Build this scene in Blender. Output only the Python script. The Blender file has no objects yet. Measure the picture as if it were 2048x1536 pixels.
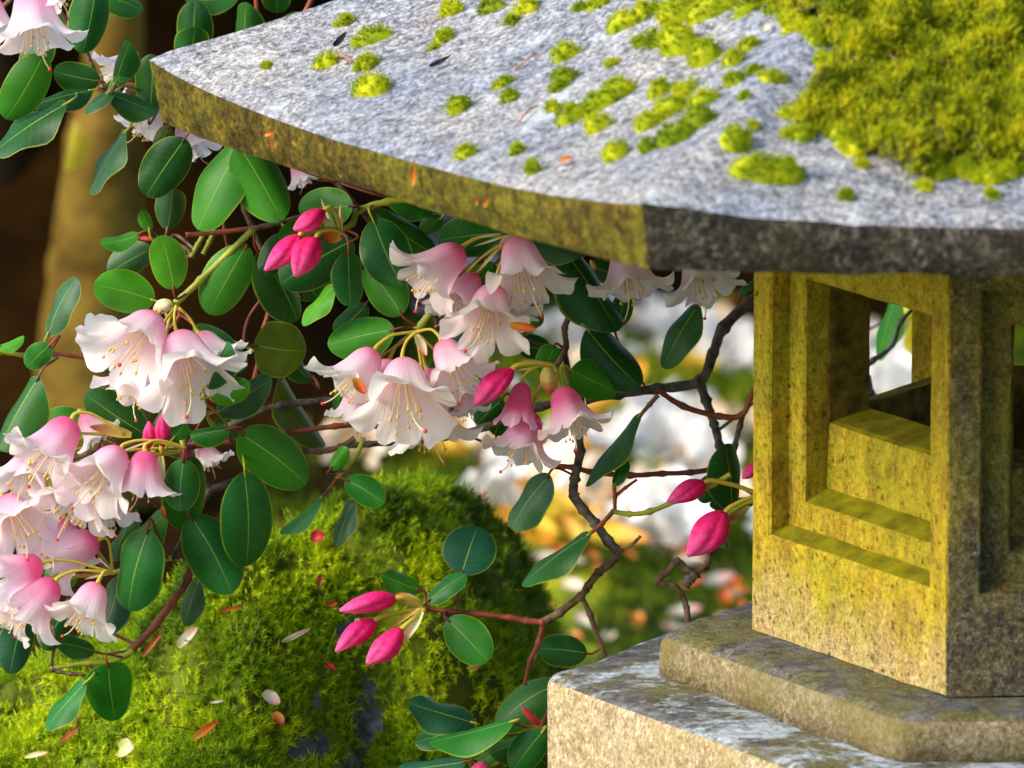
import bpy, bmesh, math, random
import numpy as np
from mathutils import Vector, Matrix
from mathutils.bvhtree import BVHTree
from math import sin, cos, pi, radians, sqrt, acos

SC = bpy.context.scene
COL = SC.collection
random.seed(7)
RNG = np.random.default_rng(11)

# ------------------------------------------------------------------ camera, sky, sun, exposure
DIST, CAMZ, PITCH, FPX = 7.0, 1.4843, 0.1862, 21391.5
cam = bpy.data.cameras.new('camera')
cam.sensor_width = 36.0
cam.lens = FPX * 36.0 / 2048.0
cam.clip_start = 0.05
cam.clip_end = 2000
cam.dof.use_dof = True
cam.dof.focus_distance = 7.18
cam.dof.aperture_fstop = 0.376 / 0.034
camo = bpy.data.objects.new('camera', cam)
camo.location = (0, -DIST, CAMZ)
camo.rotation_euler = (pi / 2 - PITCH, 0, 0)
COL.objects.link(camo)
SC.camera = camo

SUN_DIR = Vector((-0.80, -0.36, 0.58)).normalized()      # towards the sun
world = bpy.data.worlds.new('World')
SC.world = world
world.use_nodes = True
wn = world.node_tree
for n in list(wn.nodes):
    wn.nodes.remove(n)
sky = wn.nodes.new('ShaderNodeTexSky')
sky.sky_type = 'NISHITA'
sky.sun_disc = False
sky.sun_elevation = math.asin(SUN_DIR.z)
sky.sun_rotation = math.atan2(SUN_DIR.x, SUN_DIR.y)
sky.dust_density = 2.0
bg = wn.nodes.new('ShaderNodeBackground')
bg.inputs['Strength'].default_value = 0.10
wo = wn.nodes.new('ShaderNodeOutputWorld')
wn.links.new(sky.outputs[0], bg.inputs[0])
wn.links.new(bg.outputs[0], wo.inputs[0])
sl = bpy.data.lights.new('sun', 'SUN')
sl.energy = 1.5
sl.angle = radians(35)
sl.color = (1.0, 0.93, 0.82)
so = bpy.data.objects.new('sun', sl)
so.rotation_euler = SUN_DIR.to_track_quat('Z', 'Y').to_euler()
so.location = (-5, -1, 6)
COL.objects.link(so)
SC.view_settings.view_transform = 'Standard'
SC.view_settings.look = 'None'
SC.view_settings.exposure = 1.62
SC.view_settings.gamma = 1.0
SC.render.engine = 'CYCLES'
SC.cycles.use_denoising = True
SC.cycles.max_bounces = 8
SC.cycles.transparent_max_bounces = 8

# ------------------------------------------------------------------ picking points of the place
CAM = Vector((0, -DIST, CAMZ))
FWD = Vector((0, cos(PITCH), -sin(PITCH)))
UPV = Vector((0, sin(PITCH), cos(PITCH)))
RGT = Vector((1, 0, 0))


def ray(x, y):
    return FWD + RGT * ((x - 1024) / FPX) - UPV * ((y - 768) / FPX)


def at(x, y, d):
    r = ray(x, y)
    return CAM + r * ((d + DIST) / r.y)


def atz(x, y, z):
    r = ray(x, y)
    return CAM + r * ((z - CAMZ) / r.z)


def S(d):
    return (DIST + d) / FPX


# ------------------------------------------------------------------ object helpers
WM = {}


def new_obj(name, data, parent=None, M=None, mat=None):
    o = bpy.data.objects.new(name, data)
    COL.objects.link(o)
    M = M if M is not None else Matrix.Identity(4)
    WM[o] = M.copy()
    o.matrix_basis = M
    if parent is not None:
        o.parent = parent
        o.matrix_parent_inverse = WM[parent].inverted()
    if mat is not None and data is not None:
        mats = mat if isinstance(mat, (list, tuple)) else [mat]
        if len(data.materials) == 0:
            for m in mats:
                data.materials.append(m)
    return o


def tag(o, label=None, cat=None, group=None, kind=None):
    if label:
        o['label'] = label
    if cat:
        o['category'] = cat
    if group:
        o['group'] = group
    if kind:
        o['kind'] = kind
    return o


def thing(name, loc, label, cat, group=None):
    o = new_obj(name, None, None, Matrix.Translation(loc))
    return tag(o, label, cat, group)


def mesh_from(name, V, F, smooth=True, uv=None, midx=None):
    me = bpy.data.meshes.new(name)
    me.from_pydata([tuple(v) for v in V], [], [tuple(f) for f in F])
    if smooth:
        me.polygons.foreach_set('use_smooth', [True] * len(me.polygons))
    if midx is not None:
        me.polygons.foreach_set('material_index', midx)
    if uv is not None:
        l = me.uv_layers.new(name='UVMap')
        vi = np.empty(len(me.loops), dtype=np.int32)
        me.loops.foreach_get('vertex_index', vi)
        l.data.foreach_set('uv', np.asarray(uv, dtype=np.float32)[vi].ravel())
    me.update()
    return me


def tri_mesh(name, V, nt):
    """fast mesh of loose triangles; V is (nt*3,3)"""
    me = bpy.data.meshes.new(name)
    V = np.asarray(V, dtype=np.float32)
    me.vertices.add(len(V))
    me.vertices.foreach_set('co', V.ravel())
    me.loops.add(nt * 3)
    me.loops.foreach_set('vertex_index', np.arange(nt * 3, dtype=np.int32))
    me.polygons.add(nt)
    me.polygons.foreach_set('loop_start', np.arange(0, nt * 3, 3, dtype=np.int32))
    me.polygons.foreach_set('loop_total', np.full(nt, 3, dtype=np.int32))
    me.update()
    return me


def spline(P, n=6):
    P = [Vector(p) for p in P]
    if len(P) == 2:
        return [P[0].lerp(P[1], i / n) for i in range(n + 1)]
    out = []
    for i in range(len(P) - 1):
        p0 = P[max(i - 1, 0)]; p1 = P[i]; p2 = P[i + 1]; p3 = P[min(i + 2, len(P) - 1)]
        for k in range(n):
            t = k / n
            out.append(0.5 * ((2 * p1) + (p2 - p0) * t + (2 * p0 - 5 * p1 + 4 * p2 - p3) * t * t + (3 * p1 - p0 - 3 * p2 + p3) * t ** 3))
    out.append(P[-1])
    return out


def tube(P, r0, r1=None, sides=7, n=5, rough=0.0, nodes=False, radii=None):
    Q = spline(P, n)
    r1 = r0 if r1 is None else r1
    V, F = [], []
    tang = None
    nrm = None
    L = len(Q)
    for i, q in enumerate(Q):
        t = (Q[min(i + 1, L - 1)] - Q[max(i - 1, 0)])
        t = t.normalized() if t.length > 1e-9 else Vector((0, 0, 1))
        if nrm is None:
            nrm = t.orthogonal().normalized()
        else:
            nrm = (nrm - t * nrm.dot(t)).normalized()
        b = t.cross(nrm)
        f = i / (L - 1)
        r = r0 + (r1 - r0) * f
        if radii is not None:
            x = f * (len(radii) - 1); k = min(int(x), len(radii) - 2)
            r = radii[k] + (radii[k + 1] - radii[k]) * (x - k)
        if nodes:
            r *= 1 + (0.35 if (i % n == 0) else 0.0) + random.uniform(-.08, .08)
        for s in range(sides):
            a = 2 * pi * s / sides
            rr = r * (1 + random.uniform(-rough, rough))
            V.append(q + nrm * cos(a) * rr + b * sin(a) * rr)
    for i in range(L - 1):
        for s in range(sides):
            a = i * sides + s; b2 = i * sides + (s + 1) % sides
            F.append((a, b2, b2 + sides, a + sides))
    F.append(tuple(range(sides - 1, -1, -1)))
    F.append(tuple((L - 1) * sides + s for s in range(sides)))
    return V, F


def vnoise(x, y, seed=0):
    """smooth value noise, arrays or floats"""
    x = np.asarray(x, dtype=float); y = np.asarray(y, dtype=float)
    xi = np.floor(x).astype(np.int64); yi = np.floor(y).astype(np.int64)
    fx = x - xi; fy = y - yi
    fx = fx * fx * (3 - 2 * fx); fy = fy * fy * (3 - 2 * fy)

    def h(a, b):
        n = (a * 374761393 + b * 668265263 + seed * 974711) & 0x7fffffff
        n = ((n ^ (n >> 13)) * 1274126177) & 0x7fffffff
        return ((n ^ (n >> 16)) & 0xffff) / 65535.0
    return ((h(xi, yi) * (1 - fx) + h(xi + 1, yi) * fx) * (1 - fy) + (h(xi, yi + 1) * (1 - fx) + h(xi + 1, yi + 1) * fx) * fy) * 2 - 1


def fbm(x, y, oct=4, seed=0):
    s = 0; a = 1.0; f = 1.0
    for k in range(oct):
        s = s + a * vnoise(np.asarray(x) * f, np.asarray(y) * f, seed + k * 17)
        a *= .5; f *= 2.03
    return s


def sstep(a, b, x):
    t = np.clip((np.asarray(x, dtype=float) - a) / (b - a), 0, 1)
    return t * t * (3 - 2 * t)


# ------------------------------------------------------------------ materials
class NB:
    """small node builder"""
    def __init__(s, name):
        s.m = bpy.data.materials.new(name)
        s.m.use_nodes = True
        s.t = s.m.node_tree
        s.t.nodes.clear()
        s.out = s.t.nodes.new('ShaderNodeOutputMaterial')

    def n(s, typ, **kw):
        nd = s.t.nodes.new('ShaderNode' + typ)
        for k, v in kw.items():
            if k in ('operation', 'blend_type', 'data_type', 'attribute_type', 'attribute_name', 'feature', 'distance', 'noise_dimensions', 'wave_type', 'bands_direction'):
                setattr(nd, k, v)
            else:
                key = int(k[1:]) if k[0] == 'i' and k[1:].isdigit() else k.replace('_', ' ')
                s.set(nd.inputs[key], v)
        return nd

    def set(s, inp, v):
        if isinstance(v, bpy.types.NodeSocket):
            s.t.links.new(v, inp)
        elif isinstance(v, bpy.types.Node):
            s.t.links.new(v.outputs[0], inp)
        else:
            inp.default_value = v

    def co(s, kind='Object'):
        return s.n('TexCoord').outputs[kind]

    def noise(s, vec, scale, detail=4, rough=.55, dist=0):
        return s.n('TexNoise', Vector=vec, Scale=scale, Detail=detail, Roughness=rough, Distortion=dist).outputs[0]

    def ramp(s, fac, stops):
        nd = s.t.nodes.new('ShaderNodeValToRGB')
        s.set(nd.inputs[0], fac)
        el = nd.color_ramp.elements
        while len(el) < len(stops):
            el.new(0.5)
        for e, (p, c) in zip(el, stops):
            e.position = p
            e.color = tuple(c) + (1,) if isinstance(c, (tuple, list)) else (c, c, c, 1)
        return nd.outputs[0]

    def mix(s, fac, a, b, bt='MIX'):
        nd = s.t.nodes.new('ShaderNodeMix')
        nd.data_type = 'RGBA'
        nd.blend_type = bt
        s.set(nd.inputs[0], fac)
        for i, v in ((6, a), (7, b)):
            if isinstance(v, (tuple, list)):
                v = tuple(v) + (1,)
            s.set(nd.inputs[i], v)
        return nd.outputs[2]

    def math(s, op, a, b=0.0, clamp=False):
        nd = s.t.nodes.new('ShaderNodeMath')
        nd.operation = op
        nd.use_clamp = clamp
        s.set(nd.inputs[0], a)
        s.set(nd.inputs[1], b)
        return nd.outputs[0]

    def bump(s, h, strength=.5, dist=.002, normal=None):
        nd = s.n('Bump', Strength=strength, Distance=dist, Height=h)
        if normal is not None:
            s.set(nd.inputs['Normal'], normal)
        return nd.outputs[0]

    def bsdf(s, color, rough=.6, spec=.4, normal=None, transl=0, tcol=None, coat=0, coat_rough=.2):
        p = s.n('BsdfPrincipled')
        s.set(p.inputs['Base Color'], tuple(color) + (1,) if isinstance(color, (tuple, list)) else color)
        s.set(p.inputs['Roughness'], rough)
        s.set(p.inputs['Specular IOR Level'], spec)
        if coat:
            s.set(p.inputs['Coat Weight'], coat)
            s.set(p.inputs['Coat Roughness'], coat_rough)
        if normal is not None:
            s.set(p.inputs['Normal'], normal)
        sh = p.outputs[0]
        if transl:
            t = s.n('BsdfTranslucent')
            c = tcol if tcol is not None else color
            s.set(t.inputs[0], tuple(c) + (1,) if isinstance(c, (tuple, list)) else c)
            if normal is not None:
                s.set(t.inputs[1], normal)
            mx = s.n('MixShader')
            s.set(mx.inputs[0], transl)
            s.set(mx.inputs[1], sh)
            s.set(mx.inputs[2], t.outputs[0])
            sh = mx.outputs[0]
        s.t.links.new(sh, s.out.inputs[0])
        return s.m


def speckle(b, vec, scale, stops):
    """mineral grain: fine noise at two sizes"""
    g = b.noise(vec, scale * 1.5, 3, .85)
    k = b.noise(vec, scale * .45, 2, .6)
    f = b.math('ADD', b.math('MULTIPLY', b.math('SUBTRACT', g, .5), 1.7), b.math('ADD', b.math('MULTIPLY', b.math('SUBTRACT', k, .5), .6), .5))
    return b.ramp(f, stops)


def m_granite_top():
    b = NB('granite_top')
    c = b.co()
    mp = b.n('Mapping', Vector=c, Scale=(1, 1.0, 1.0)).outputs[0]
    col = speckle(b, mp, 185, [(.20, (.035, .04, .05)), (.36, (.13, .135, .145)), (.52, (.24, .245, .255)), (.74, (.47, .47, .49))])
    big = b.ramp(b.noise(c, 9, 4), [(.35, (.72, .78, .92)), (.6, (1.0, .97, .92))])
    col = b.mix(1.0, col, big, 'MULTIPLY')
    blot = b.ramp(b.noise(c, 55, 5, .7), [(.33, (.66, .72, .84)), (.5, (1, 1, 1)), (.68, (1.3, 1.28, 1.24))])
    col = b.mix(.7, col, blot, 'MULTIPLY')
    lich = b.ramp(b.noise(c, 26, 5, .65), [(.58, 0.0), (.68, 1.0)])
    col = b.mix(b.math('MULTIPLY', lich, .45), col, (.50, .58, .60))
    bm = b.bump(b.noise(c, 300, 3), .6, .002)
    return b.bsdf(col, .75, .3, bm)


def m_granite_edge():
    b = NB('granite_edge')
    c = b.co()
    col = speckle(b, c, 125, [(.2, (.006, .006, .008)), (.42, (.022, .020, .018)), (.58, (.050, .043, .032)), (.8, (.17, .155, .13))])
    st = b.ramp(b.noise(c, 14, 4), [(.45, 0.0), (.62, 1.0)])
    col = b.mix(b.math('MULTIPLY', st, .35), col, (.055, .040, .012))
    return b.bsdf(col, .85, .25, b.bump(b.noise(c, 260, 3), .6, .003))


def m_algae_edge():
    b = NB('algae_edge')
    c = b.co()
    a = b.ramp(b.noise(c, 60, 6, .7), [(.30, (.012, .010, .002)), (.48, (.055, .040, .003)), (.62, (.11, .080, .008)), (.74, (.20, .155, .038))])
    g = b.ramp(b.noise(c, 13, 4), [(.42, 0.0), (.6, 1.0)])
    col = b.mix(b.math('MULTIPLY', g, .6), a, (.10, .10, .008))
    fl = speckle(b, c, 110, [(.2, (.2, .2, .2)), (.5, (1, 1, 1)), (.75, (2.0, 1.85, 1.5))])
    col = b.mix(.85, col, fl, 'MULTIPLY')
    return b.bsdf(col, .9, .2, b.bump(b.noise(c, 200, 4), .7, .004))


def m_firebox(name, amt):
    """amt: how far the yellow algae has spread over the grey stone"""
    b = NB(name)
    c = b.co()
    grey = speckle(b, c, 200, [(.2, (.010, .010, .012)), (.42, (.036, .033, .030)), (.6, (.080, .070, .055)), (.8, (.20, .175, .145))])  # grey stone, darkened further to hold the front side's shade in its colour
    tanc = speckle(b, c, 200, [(.2, (.17, .11, .04)), (.45, (.34, .25, .12)), (.65, (.46, .36, .20)), (.85, (.56, .48, .32))])
    streak = b.n('Mapping', Vector=c, Scale=(1, 1, .35)).outputs[0]
    yel = b.ramp(b.noise(streak, 60, 7, .75), [(.30, (.13, .075, .004)), (.43, (.33, .22, .006)), (.55, (.46, .33, .008)), (.70, (.58, .46, .03))])
    gr = b.ramp(b.noise(c, 15, 5, .65), [(.44, 0.0), (.60, 1.0)])
    yel = b.mix(b.math('MULTIPLY', gr, .6), yel, (.30, .30, .005))
    yel = b.mix(.8, yel, speckle(b, c, 200, [(.15, (.35, .3, .25)), (.5, (1, 1, 1)), (.85, (1.35, 1.35, 1.4))]), 'MULTIPLY')
    z = b.n('SeparateXYZ', Vector=c).outputs[2]
    # rain-splash line: the foot of the box is washed clean
    foot = b.n('MapRange', Value=b.math('ADD', z, b.math('MULTIPLY', b.noise(c, 30, 5), .09)))
    foot.inputs[1].default_value = .045
    foot.inputs[2].default_value = .095
    pat = b.ramp(b.noise(streak, 14, 6, .7), [(.5 - amt * .30, 0.0), (.80 - amt * .45, 1.0)])
    f = b.math('MULTIPLY', b.math('ADD', b.math('MULTIPLY', foot.outputs[0], .75), .25), pat)
    base = tanc if amt > .9 else grey
    base = b.mix(b.math('MULTIPLY', f, min(1, amt * .95)), base, yel)
    pits = b.ramp(b.n('TexVoronoi', Vector=c, Scale=150).outputs[0], [(.10, 1.0), (.42, 0.0)])
    pm = b.math('MULTIPLY', pits, b.ramp(b.noise(c, 170, 4, .7), [(.54, 0.0), (.62, 1.0)]))
    base = b.mix(b.math('MULTIPLY', pm, .55), base, (.08, .05, .008))
    h = b.math('SUBTRACT', b.noise(c, 180, 5, .7), b.math('MULTIPLY', pm, 1.2))
    return b.bsdf(base, .85, .25, b.bump(h, .8, .004))


def m_plinth_top():
    b = NB('plinth_top')
    c = b.co()
    g = b.ramp(b.noise(c, 60, 5, .65), [(.3, (.035, .035, .038)), (.5, (.085, .085, .088)), (.72, (.17, .165, .155))])
    moss = b.ramp(b.noise(c, 11, 5, .7), [(.45, 0.0), (.58, 1.0)])
    g = b.mix(b.math('MULTIPLY', moss, .65), g, (.13, .12, .012))
    g = b.mix(.7, g, speckle(b, c, 160, [(.2, (.4, .4, .4)), (.5, (1, 1, 1)), (.8, (1.5, 1.5, 1.5))]), 'MULTIPLY')
    nl = b.math('ADD', b.noise(c, 15, 6, .62, .5), b.math('MULTIPLY', b.math('SUBTRACT', b.noise(c, 130, 4, .7), .5), .35))
    lich = b.ramp(nl, [(.475, 0.0), (.585, 1.0)])
    sep = b.n('SeparateXYZ', Vector=c).outputs
    low = b.n('MapRange', Value=sep[2])
    low.inputs[1].default_value = -.018
    low.inputs[2].default_value = -.026
    lc = b.ramp(b.noise(c, 120, 4), [(.35, (.20, .25, .29)), (.62, (.42, .47, .53))])
    g = b.mix(b.math('MULTIPLY', lich, low.outputs[0]), g, lc)
    return b.bsdf(g, .85, .25, b.bump(b.math('ADD', b.noise(c, 150, 4), b.math('MULTIPLY', lich, .8)), .5, .003))


def m_plinth_side(name, tan):
    b = NB(name)
    c = b.co()
    s = speckle(b, c, 190, [(.15, (.12, .085, .045)), (.38, (.25, .19, .10)), (.56, (.36, .285, .165)), (.8, (.54, .47, .35))])
    k = b.ramp(b.noise(c, 15, 5), [(.42, 0.0), (.62, 1.0)])
    if not tan:
        s = b.mix(1.0, s, (.62, .62, .58), 'MULTIPLY')
    s = b.mix(b.math('MULTIPLY', k, .35 if tan else .7), s, (.26, .20, .035) if tan else (.12, .10, .02))
    g = b.ramp(b.noise(c, 24, 4), [(.52, 0.0), (.7, 1.0)])
    s = b.mix(b.math('MULTIPLY', g, .3), s, (.16, .13, .10))
    return b.bsdf(s, .85, .25, b.bump(b.noise(c, 200, 4), .6, .003))


def m_moss(name, c1, c2, c3, sc=30):
    b = NB(name)
    c = b.co()
    n1 = b.noise(c, sc, 4, .6)
    n2 = b.noise(c, sc * 7, 2)
    col = b.ramp(b.math('ADD', b.math('MULTIPLY', n1, .7), b.math('MULTIPLY', n2, .3)), [(.38, c1), (.5, c2), (.61, c3)])
    br = b.ramp(b.noise(c, sc * 1.7, 5, .7), [(.60, 0.0), (.72, 1.0)])
    col = b.mix(b.math('MULTIPLY', br, .55), col, (.20, .12, .012))
    return b.bsdf(col, .65, .2, transl=.3)


def m_leaf():
    b = NB('leaf')
    uv = b.n('UVMap').outputs[0]
    s = b.n('SeparateXYZ', Vector=uv).outputs
    oi = b.n('ObjectInfo')
    tint = oi.outputs['Color']
    rnd = oi.outputs['Random']
    av = b.math('ABSOLUTE', s[1])
    c = b.co()
    n = b.noise(c, 3.0, 4)
    mot = b.ramp(b.n('TexNoise', Vector=b.n('VectorMath', operation='ADD', i0=c, i1=b.n('CombineXYZ', X=b.math('MULTIPLY', rnd, 37.0))).outputs[0], Scale=2.2, Detail=4.0).outputs[0], [(.3, (.72, .78, .75)), (.7, (1.25, 1.18, 1.1))])
    col = b.mix(1.0, tint, mot, 'MULTIPLY')
    # side veins
    w = b.math('SINE', b.math('MULTIPLY', b.math('SUBTRACT', s[0], b.math('MULTIPLY', av, .16)), 62.0))
    vein = b.ramp(w, [(.90, 0.0), (.99, 1.0)])
    col = b.mix(b.math('MULTIPLY', vein, .12), col, (.10, .26, .04))
    mid = b.ramp(av, [(.012, 1.0), (.034, 0.0)])
    midf = b.math('MULTIPLY', mid, b.math('SUBTRACT', .95, b.math('MULTIPLY', s[0], .65)))
    col = b.mix(midf, col, (.24, .42, .05))
    rim = b.ramp(av, [(.93, 0.0), (.99, 1.0)])
    col = b.mix(b.math('MULTIPLY', rim, b.math('ADD', .25, b.math('MULTIPLY', b.noise(c, 5.0, 2), .8))), col, (.30, .38, .02))
    gr = b.ramp(b.noise(c, 60.0, 3, .8), [(.3, (.82, .85, .85)), (.72, (1.22, 1.18, 1.15))])
    col = b.mix(.8, col, gr, 'MULTIPLY')
    # blemishes
    sp = b.ramp(b.noise(b.n('VectorMath', operation='ADD', i0=c, i1=b.n('CombineXYZ', Y=b.math('MULTIPLY', rnd, 91.0))).outputs[0], 13.0, 4, .7), [(.66, 0.0), (.72, 1.0)])
    col = b.mix(b.math('MULTIPLY', sp, .55), col, (.17, .14, .03))
    back = b.n('NewGeometry').outputs['Backfacing']
    under = b.mix(.5, b.mix(1.0, tint, (1.3, 1.3, 1.6), 'MULTIPLY'), (.11, .17, .10))
    col = b.mix(back, col, under)
    h = b.math('ADD', b.math('MULTIPLY', w, .07), b.math('MULTIPLY', mid, -1.2))
    bm = b.bump(b.math('ADD', h, b.math('MULTIPLY', n, .6)), .3, .0006)
    rg = b.math('ADD', .47, b.math('MULTIPLY', back, .3))
    return b.bsdf(col, rg, .28, bm, transl=.18, tcol=b.mix(1.0, col, (2.2, 1.8, .6), 'MULTIPLY'))


def m_corolla():
    b = NB('corolla')
    uv = b.n('UVMap').outputs[0]
    s = b.n('SeparateXYZ', Vector=uv).outputs      # x: round the bell, y: base to rim
    oi = b.n('ObjectInfo')
    pk = b.n('SeparateColor', Color=oi.outputs['Color']).outputs[0]     # 0 pale .. 1 pink
    c = b.co()
    rnd = oi.outputs['Random']
    cc = b.n('VectorMath', operation='ADD', i0=c, i1=b.n('CombineXYZ', X=b.math('MULTIPLY', rnd, 53.0))).outputs[0]
    n = b.noise(cc, 2.2, 4)
    t = b.math('ADD', s[1], b.math('MULTIPLY', b.math('SUBTRACT', n, .5), .35))
    t = b.math('SUBTRACT', t, b.math('MULTIPLY', b.math('SUBTRACT', pk, .35), .95))
    out = b.ramp(t, [(.0, (.86, .14, .36)), (.28, (.88, .52, .72)), (.52, (.89, .74, .86)), (.75, (.91, .87, .92)), (1.0, (.93, .92, .94))])
    inn = b.ramp(t, [(.0, (.88, .50, .56)), (.40, (.91, .74, .74)), (.65, (.93, .85, .82)), (1.0, (.94, .92, .92))])
    back = b.n('NewGeometry').outputs['Backfacing']
    col = b.mix(back, out, inn)
    st = b.math('SINE', b.math('MULTIPLY', s[0], 210.0))
    h = b.math('ADD', b.math('MULTIPLY', st, .2), b.noise(cc, 7.0, 4))
    spot = b.ramp(b.n('TexVoronoi', Vector=cc, Scale=14.0).outputs[0], [(.10, 1.0), (.14, 0.0)])
    zone = b.math('MULTIPLY', b.ramp(b.noise(cc, 1.3, 1), [(.56, 0.0), (.62, 1.0)]), b.ramp(s[1], [(.25, 0.0), (.35, 1.0), (.7, 1.0), (.8, 0.0)]))
    col = b.mix(b.math('MULTIPLY', b.math('MULTIPLY', spot, zone), .55), col, (.70, .16, .06))
    return b.bsdf(col, .65, .12, b.bump(h, .22, .0008), transl=.55, tcol=b.mix(1.0, col, (1.05, 1.0, 1.02), 'MULTIPLY'))


def m_bud():
    b = NB('flower_bud')
    uv = b.n('UVMap').outputs[0]
    s = b.n('SeparateXYZ', Vector=uv).outputs
    c = b.co()
    n = b.noise(c, 6, 4)
    col = b.ramp(b.math('ADD', b.math('MULTIPLY', n, .5), b.math('MULTIPLY', s[1], .5)), [(.2, (.70, .006, .09)), (.5, (.84, .030, .24)), (.80, (.90, .16, .42))])
    return b.bsdf(col, .58, .18, b.bump(b.noise(c, 9, 5, .7), .6, .002), transl=.3)


def m_flat(name, c1, c2, scale=60, rough=.55, transl=0, spec=.35, bs=.4):
    b = NB(name)
    c = b.co()
    col = b.ramp(b.noise(c, scale, 5, .65), [(.34, c1), (.66, c2)])
    return b.bsdf(col, rough, spec, b.bump(b.noise(c, scale * 2.5, 4), bs, .0012), transl=transl)


def m_scale(name, c1, c2, c3):
    b = NB(name)
    uv = b.n('UVMap').outputs[0]
    s = b.n('SeparateXYZ', Vector=uv).outputs
    n = b.noise(b.co(), 5, 4)
    col = b.ramp(b.math('ADD', s[0], b.math('MULTIPLY', b.math('SUBTRACT', n, .5), .5)), [(.05, c1), (.5, c2), (.92, c3)])
    return b.bsdf(col, .5, .35, transl=.3)


MT = dict(
    top=m_granite_top(), edge=m_granite_edge(), algae=m_algae_edge(),
    fire_yel=m_firebox('algae_firebox', 1.0), fire_grey=m_firebox('grey_firebox', .5),
    sill=m_flat('mossy_sill', (.10, .085, .004), (.24, .23, .006), 45, .9, bs=.8, spec=.1), inner=m_flat('shaded_inner_stone', (.055, .034, .006), (.19, .125, .018), 70, .9, bs=.8, spec=.1),  # inner: shade of the window reveals is put into this brown
    ptop=m_plinth_top(), pside=m_plinth_side('plinth_side', True), pside2=m_plinth_side('stained_plinth_side', False),
    moss=m_moss('boulder_moss', (.045, .10, .002), (.24, .39, .003), (.58, .68, .006), 12),
    rmoss=m_moss('roof_moss', (.16, .24, .003), (.36, .43, .004), (.56, .57, .008), 30),
    cmoss=m_moss('carpet_moss', (.12, .16, .002), (.33, .37, .003), (.56, .52, .006), 55),
    mbed=m_flat('carpet_bed', (.03, .035, .002), (.09, .09, .004), 60, .9),  # bed darkened so the gaps between shoots carry shade in their colour
    gmoss=m_moss('ground_moss', (.03, .06, .003), (.11, .19, .004), (.38, .40, .008), 5),  # brightest yellow puts sunlit patches into the moss colour
    leaf=m_leaf(), corolla=m_corolla(), bud=m_bud(),
    stem_green=m_flat('green_stem', (.18, .22, .015), (.36, .38, .03), 40, .5),
    stem_red=m_flat('red_stem', (.09, .018, .012), (.33, .075, .022), 70, .55),
    pedicel=m_flat('pedicel', (.50, .46, .03), (.58, .40, .06), 30, .5, .2),
    bark=m_flat('grey_bark', (.022, .018, .015), (.17, .145, .12), 130, .85, bs=1.0),
    bark2=m_flat('brown_bark', (.035, .018, .010), (.22, .13, .065), 120, .8, bs=1.0),
    petiole=m_flat('leaf_stalk', (.10, .010, .018), (.24, .045, .015), 60, .5),
    filament=m_flat('filament', (.80, .62, .36), (.86, .74, .50), 20, .5, .3),
    anther=m_flat('anther', (.55, .30, .05), (.75, .52, .14), 80, .6),
    stigma=m_flat('stigma', (.65, .02, .02), (.80, .06, .04), 80, .4),
    sc_cream=m_scale('cream_scale', (.62, .60, .20), (.80, .74, .48), (.78, .40, .25)),
    sc_tan=m_scale('tan_scale', (.60, .50, .10), (.66, .46, .16), (.60, .12, .04)),
    sc_orange=m_scale('orange_scale', (.70, .33, .06), (.62, .17, .02), (.45, .06, .02)),
    sc_white=m_scale('white_scale', (.62, .52, .30), (.80, .77, .66), (.72, .36, .30)),
    sc_brown=m_scale('brown_scale', (.30, .08, .02), (.42, .10, .02), (.25, .04, .02)),
    sc_gold=m_scale('gold_scale', (.72, .55, .03), (.80, .52, .05), (.70, .30, .03)),
    sc_red=m_scale('red_scale', (.45, .03, .03), (.55, .05, .05), (.30, .01, .02)),
    rock=m_flat('rock', (.035, .035, .042), (.17, .17, .19), 30, .85, bs=.9),
    soil=m_flat('soil', (.007, .003, .0003), (.026, .0105, .001), 7, .95, bs=.8, spec=.03),
    trunk=m_flat('tree_bark', (.060, .035, .006), (.19, .125, .022), 20, .85, bs=.8, spec=.03),
    dark_trunk=m_flat('dark_bark', (.006, .004, .002), (.020, .013, .005), 12, .9, bs=.8, spec=.03),
    crown=m_flat('crown_leaf', (.02, .06, .008), (.06, .13, .015), 3, .5, .25),
    straw=m_flat('needle', (.30, .12, .05), (.50, .22, .10), 50, .6),
    black=m_flat('black_litter', (.006, .006, .009), (.035, .035, .05), 3, .95, spec=.05),
)
_wet = NB('droplet')
MT['drop'] = _wet.bsdf((.9, .95, 1.0), .02, .5)
_wet.m.node_tree.nodes['Principled BSDF'].inputs['Transmission Weight'].default_value = 1.0
_wet.m.node_tree.nodes['Principled BSDF'].inputs['IOR'].default_value = 1.33

# ------------------------------------------------------------------ ground, bank
GZ = -0.40


def ground_z(x, y):
    return GZ + 0.025 * fbm(np.asarray(x) * 2.2, np.asarray(y) * 2.2, 4, 3) + .05 * sstep(4.2, 7, y)


def spread(n, lo, hi, dense):
    t = np.linspace(-1, 1, n)
    s = np.sinh(t * dense) / np.sinh(dense)
    return np.where(s < 0, -s * lo, s * hi)


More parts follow.
